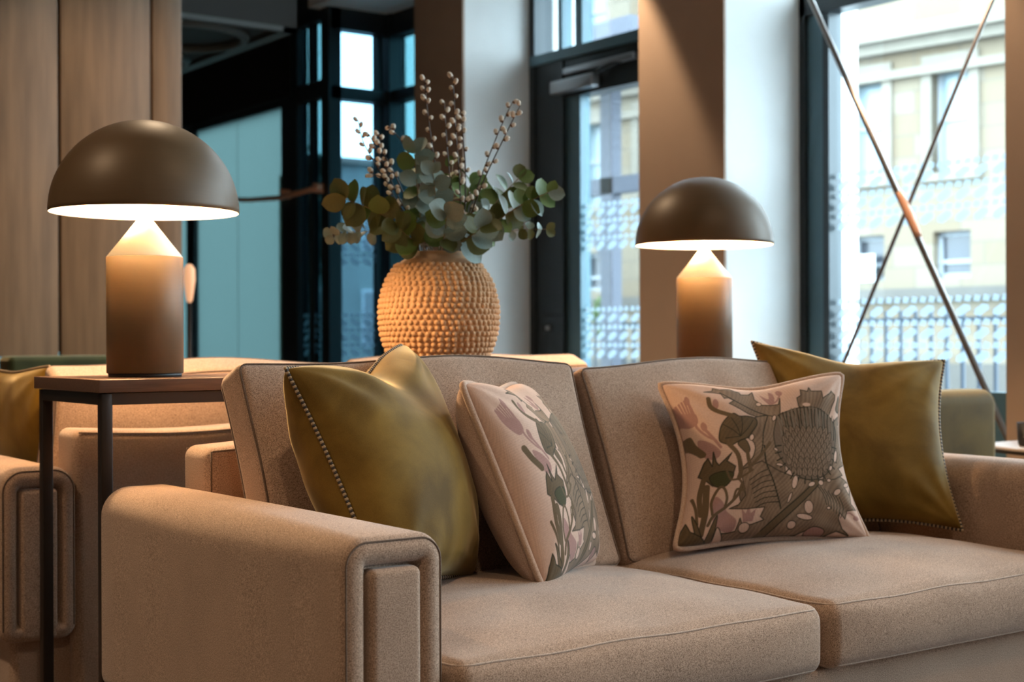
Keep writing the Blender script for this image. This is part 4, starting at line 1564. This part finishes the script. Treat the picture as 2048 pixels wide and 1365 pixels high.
    stroke([(760, 440), (720, 560), (700, 700), (640, 800)], LINE, 4)
    for k in range(7):
        stroke([(740 + 16 * k, 830 + 36 * k), (690 + 8 * k, 850 + 34 * k), (620 + 10 * k, 900 + 30 * k)], LINE, 3)
        stroke([(1100 + 30 * k, 930 + 12 * k), (1150 + 28 * k, 990 + 14 * k), (1180 + 20 * k, 1060 + 14 * k)], LINE, 3)
    # pink gaps
    for (cx, cy, rx, ry, ro) in ((635, 600, 16, 24, 0.3), (806, 452, 13, 24, 0.4), (800, 688, 16, 9, 0.7), (824, 796, 24, 10, 0.2), (935, 915, 20, 46, 0.15), (905, 1020, 10, 36, 0.3), (1050, 1078, 32, 44, -0.4), (1030, 1140, 60, 18, 0.15), (948, 1190, 32, 24, 0.1),
                                 (615, 1208, 38, 30, 0), (1130, 912, 20, 18, 0.4), (1192, 892, 16, 12, 0), (1250, 715, 14, 46, 0.2), (1205, 805, 12, 20, 0.4), (1060, 925, 26, 16, -0.4), (1198, 1082, 14, 10, 0), (1345, 905, 32, 16, -0.5), (1262, 968, 30, 20, -0.6), (1325, 690, 16, 50, 0.0), (1355, 600, 10, 36, 0), (1310, 470, 26, 10, -0.8), (712, 342, 20, 16, 0)):
        oval(cx, cy, rx, ry, tuple(c * 1.03 for c in PINK), LINE, ro, 4)
    poly([(1060, 1235), (1110, 1200), (1190, 1215), (1200, 1245), (1150, 1265)], MAUVE, LINE, 4)
    # trumpet flower and its stalk
    poly([(420, 610), (430, 520), (470, 455), (520, 420), (560, 440), (620, 440), (670, 455), (680, 500), (640, 560), (610, 600), (560, 618), (500, 650), (460, 640)], DARK, LINE, 6, True, 0.3)
    for (tx, ty) in ((450, 500), (500, 445), (575, 445), (655, 470), (460, 600)):
        stroke([(560, 590), ((560 + tx) / 2 + 8, (590 + ty) / 2), (tx, ty)], LINE, 3)
    poly([(540, 640), (590, 615), (620, 680), (605, 715), (575, 690)], DARK, LINE, 5)
    stroke([(600, 690), (612, 760), (625, 830)], DARK, 13)
    stroke([(760, 640), (700, 720), (640, 790)], DARK, 10)
    stroke([(360, 300), (372, 360), (420, 400), (520, 440)], DARK, 15)
    stroke([(480, 640), (540, 720), (560, 830), (550, 880)], DARK, 15)
    stroke([(240, 575), (270, 640), (320, 700)], DARK, 22)
    # lower left lily with stalks and blades
    poly([(300, 850), (330, 760), (352, 730), (380, 790), (384, 690), (402, 760), (420, 785), (500, 705), (470, 760), (525, 800), (505, 880), (450, 935), (385, 925), (350, 890)], DARK, LINE, 6, False, 0.2)
    poly([(365, 860), (440, 830), (515, 850), (470, 930), (400, 930)], (0.06, 0.055, 0.022), LINE, 5)
    stroke([(330, 1250), (345, 1100), (350, 930)], DARK, 20)
    stroke([(300, 1180), (290, 1080), (270, 1000)], DARK, 9)
    stroke([(320, 1120), (310, 1000), (330, 880)], DARK, 16)
    stroke([(370, 1190), (400, 1130), (480, 1070), (545, 1000), (570, 930)], DARK, 10)
    stroke([(390, 1120), (380, 1040), (420, 950), (455, 945), (478, 1010), (470, 1070)], DARK, 9)
    stroke([(520, 1030), (540, 960), (590, 960), (560, 900), (545, 890)], DARK, 8)
    stroke([(470, 830), (500, 890), (560, 880), (640, 830)], DARK, 7)
    poly([(268, 1118), (300, 1180), (345, 1290), (320, 1300), (285, 1220)], DARK, LINE, 5)
    poly([(425, 1125), (420, 1230), (400, 1320), (360, 1325), (385, 1220)], DARK, LINE, 5)
    poly([(185, 1320), (205, 1230), (235, 1165), (262, 1225), (330, 1260), (400, 1315), (300, 1335)], DARK, LINE, 5, False, 0.3)
    poly([(420, 1290), (432, 1205), (470, 1250), (492, 1290), (455, 1310)], tuple(c * 0.95 for c in PINK), LINE, 5)
    return np.clip(col * linen[:, None], 0, 1)


def print_mat():
    m, nt, b = mat_new('printed_linen')
    L = nt.links.new
    b.inputs['Roughness'].default_value = 0.9
    b.inputs['Specular IOR Level'].default_value = 0.15
    b.inputs['Sheen Weight'].default_value = 0.12
    a = N(nt, 'ShaderNodeAttribute', attribute_name='print')
    tc = N(nt, 'ShaderNodeTexCoord')
    no = N(nt, 'ShaderNodeTexNoise', Scale=260.0, Detail=2.0)
    L(tc.outputs['Object'], no.inputs['Vector'])
    mx = N(nt, 'ShaderNodeMix', data_type='RGBA', blend_type='MULTIPLY')
    mx.inputs['Factor'].default_value = 0.35
    L(a.outputs['Color'], mx.inputs['A'])
    L(ramp(nt, no.outputs['Fac'], [(0.3, (0.72, 0.7, 0.68)), (0.7, (1, 1, 1))]), mx.inputs['B'])
    L(mx.outputs['Result'], b.inputs['Base Color'])
    bp = N(nt, 'ShaderNodeBump', Strength=0.15, Distance=0.0006)
    L(no.outputs['Fac'], bp.inputs['Height'])
    L(bp.outputs['Normal'], b.inputs['Normal'])
    return m


M['print'] = print_mat()
M['blush'] = fabric('blush_linen', (0.36, 0.235, 0.175), (0.60, 0.42, 0.33), 1500, 0.15, 0.1)

cushion('olive velvet cushion with chopped top leaning on the arm near the lamp table', [(1.12, 2.16, 0.857), (1.504, 2.42, 0.894), (1.49, 2.165, 0.478), (1.205, 1.985, 0.49)], 0.115, 0.09, M['olive'], 'whip', 0.16, 1.2, 1.6, 90, 'olive velvet cushions')
cushion('thistle print cushion leaning beside the chopped olive cushion', [(1.446, 2.13, 0.826), (1.737, 2.36, 0.813), (1.786, 2.182, 0.477), (1.516, 1.988, 0.477)], 0.085, 0.06, M['print'], 'piping', 0.05, 0.4, 0.8, 330, 'thistle print cushions', True, 0.09)
cushion('thistle print cushion propped square on in front of an olive cushion', [(2.057, 2.30, 0.810), (2.398, 2.10, 0.829), (2.375, 2.010, 0.487), (1.971, 2.16, 0.487)], 0.080, (0.22, 0.11), M['print'], 'piping', 0.07, 2.4, 0.9, 330, 'thistle print cushions', True)
cushion('olive velvet cushion in the sofa corner behind a thistle print cushion', [(2.472, 2.44, 0.897), (2.774, 2.13, 0.852), (2.645, 1.985, 0.490), (2.38, 2.25, 0.482)], 0.090, (0.15, 0.13), M['olive'], 'whip', 0.05, 3.3, 1.2, 80, 'olive velvet cushions')
cushion('mustard velvet cushion with rope edge on the far sofa', [(1.16, 3.42, 0.845), (1.15, 3.93, 0.835), (1.25, 3.90, 0.478), (1.25, 3.46, 0.478)], 0.075, 0.06, M['mustard'], 'whip', 0.03, 0.7, 1.0, 48)



def world_bvh(o):
    return BVHTree.FromPolygons([o.matrix_world @ v.co for v in o.data.vertices], [tuple(p.vertices) for p in o.data.polygons])


def press(sofa, cushions):
    """flatten the hidden side of each cushion on the sofa part it leans on or sinks into"""
    sgn = 1 if abs(sofa.rotation_euler.z) < 1 else -1
    for p in list(sofa.children):
        kind = p.name.split('.')[0]
        if kind == 'back_cushion':
            d, keep = Vector((0, -sgn * math.cos(LEAN), math.sin(LEAN))), 0.004
        elif kind == 'seat_cushion':
            d, keep = Vector((0, 0, 1)), 0.006
        elif kind == 'arm':
            d, keep = Vector((-1 if p.data.vertices[0].co.x * sgn > 0 else 1, 0, 0)), 0.004
        else:
            continue
        tree = world_bvh(p)
        for c in cushions:
            for o in c.children:
                mw = o.matrix_world
                inv = mw.inverted()
                co = np.empty(len(o.data.vertices) * 3, np.float32)
                o.data.vertices.foreach_get('co', co)
                co = co.reshape(-1, 3)
                hit = False
                for i in range(len(co)):
                    q = mw @ Vector(co[i])
                    h = tree.ray_cast(q, d, 0.2)
                    # leaving the part through its outer side means the vertex is inside it
                    if h[0] is not None and h[1].dot(d) > 0 and h[3] > keep:
                        b = tree.ray_cast(q, -d, 0.4)
                        if b[0] is not None and b[1].dot(d) < 0:
                            co[i] = inv @ (h[0] - d * keep)
                            hit = True
                if hit:
                    o.data.vertices.foreach_set('co', co.ravel())
                    o.data.update()


bpy.context.view_layer.update()
CUSH = [o for o in COL.objects if o.name.startswith('scatter_cushion')]
press(s1, CUSH[:4])
press(s2, CUSH[4:])

# ------------------------------------------------------------------ armchair, side table, bench
ac = thing('armchair', 'mustard velvet armchair behind the sofa corner, by the window', 'armchair', (3.30, 2.95, 0))
part('backrest', rbox(-0.345, 0.345, -0.35, -0.22, 0.14, 0.757, 0.045, (8, 2, 8), 4), M['armchair'], ac)
part('seat', rbox(-0.25, 0.25, -0.25, 0.34, 0.24, 0.44, 0.04), M['armchair'], ac)
for s in (-1, 1):
    part('arm', rbox(s * 0.295 - 0.05, s * 0.295 + 0.05, -0.24, 0.35, 0.14, 0.60, 0.035), M['armchair'], ac)
    for y in (-0.29, 0.29):
        part('leg', lathe([(0.012, 0), (0.02, 0.15)], 12, True, True), M['steel'], ac).location = (s * 0.28, y, 0)
part('seam', tube([(-0.03, -0.351, 0.18), (-0.03, -0.3525, 0.45), (-0.03, -0.351, 0.72)], 0.003, 6), M['armchair'], ac)

rt = thing('side_table', 'small round pedestal table by the taupe pier', 'table', (4.13, 2.68, 0))
part('table_top', lathe([(0.02, 0.548), (0.20, 0.548), (0.245, 0.552), (0.255, 0.562), (0.25, 0.568), (0.235, 0.5695)], 64, True, True), M['tabletop_pale'], rt)
part('rim', lathe([(0.20, 0.542), (0.257, 0.549), (0.258, 0.560), (0.250, 0.560)], 64), M['steel'], rt)
part('stem', lathe([(0.022, 0.01), (0.022, 0.55)], 20), M['steel'], rt)
part('base', lathe([(0.17, 0), (0.17, 0.012), (0.03, 0.025)], 40, True, True), M['steel'], rt)
cp = thing('cup', 'dark cup standing on the round pedestal table', 'cup', (3.975, 2.735, 0.568))
part('wall', lathe([(0.028, 0), (0.034, 0.01), (0.038, 0.075), (0.036, 0.075), (0.031, 0.012), (0.001, 0.008)], 28, True), M['black'], cp)
hdl = [(0.036 + 0.018 * math.sin(a), 0, 0.04 + 0.02 * math.cos(a)) for a in np.linspace(0, PI, 9)]
part('handle', tube(hdl, 0.004, 6), M['black'], cp)

bn = thing('banquette', 'bottle green velvet banquette below the oak partition', 'bench', (2.1, 5.45, 0))
part('backrest', rbox(-0.42, 0.20, -0.07, 0.07, 0.2, 0.851, 0.022), M['green_vel'], bn)
part('seat', rbox(-0.40, 0.20, 0.05, 0.6, 0.2, 0.45, 0.03), M['green_vel'], bn)
part('plinth', box(-0.3, 0.17, -0.03, 0.55, 0, 0.21), M['black'], bn, False)
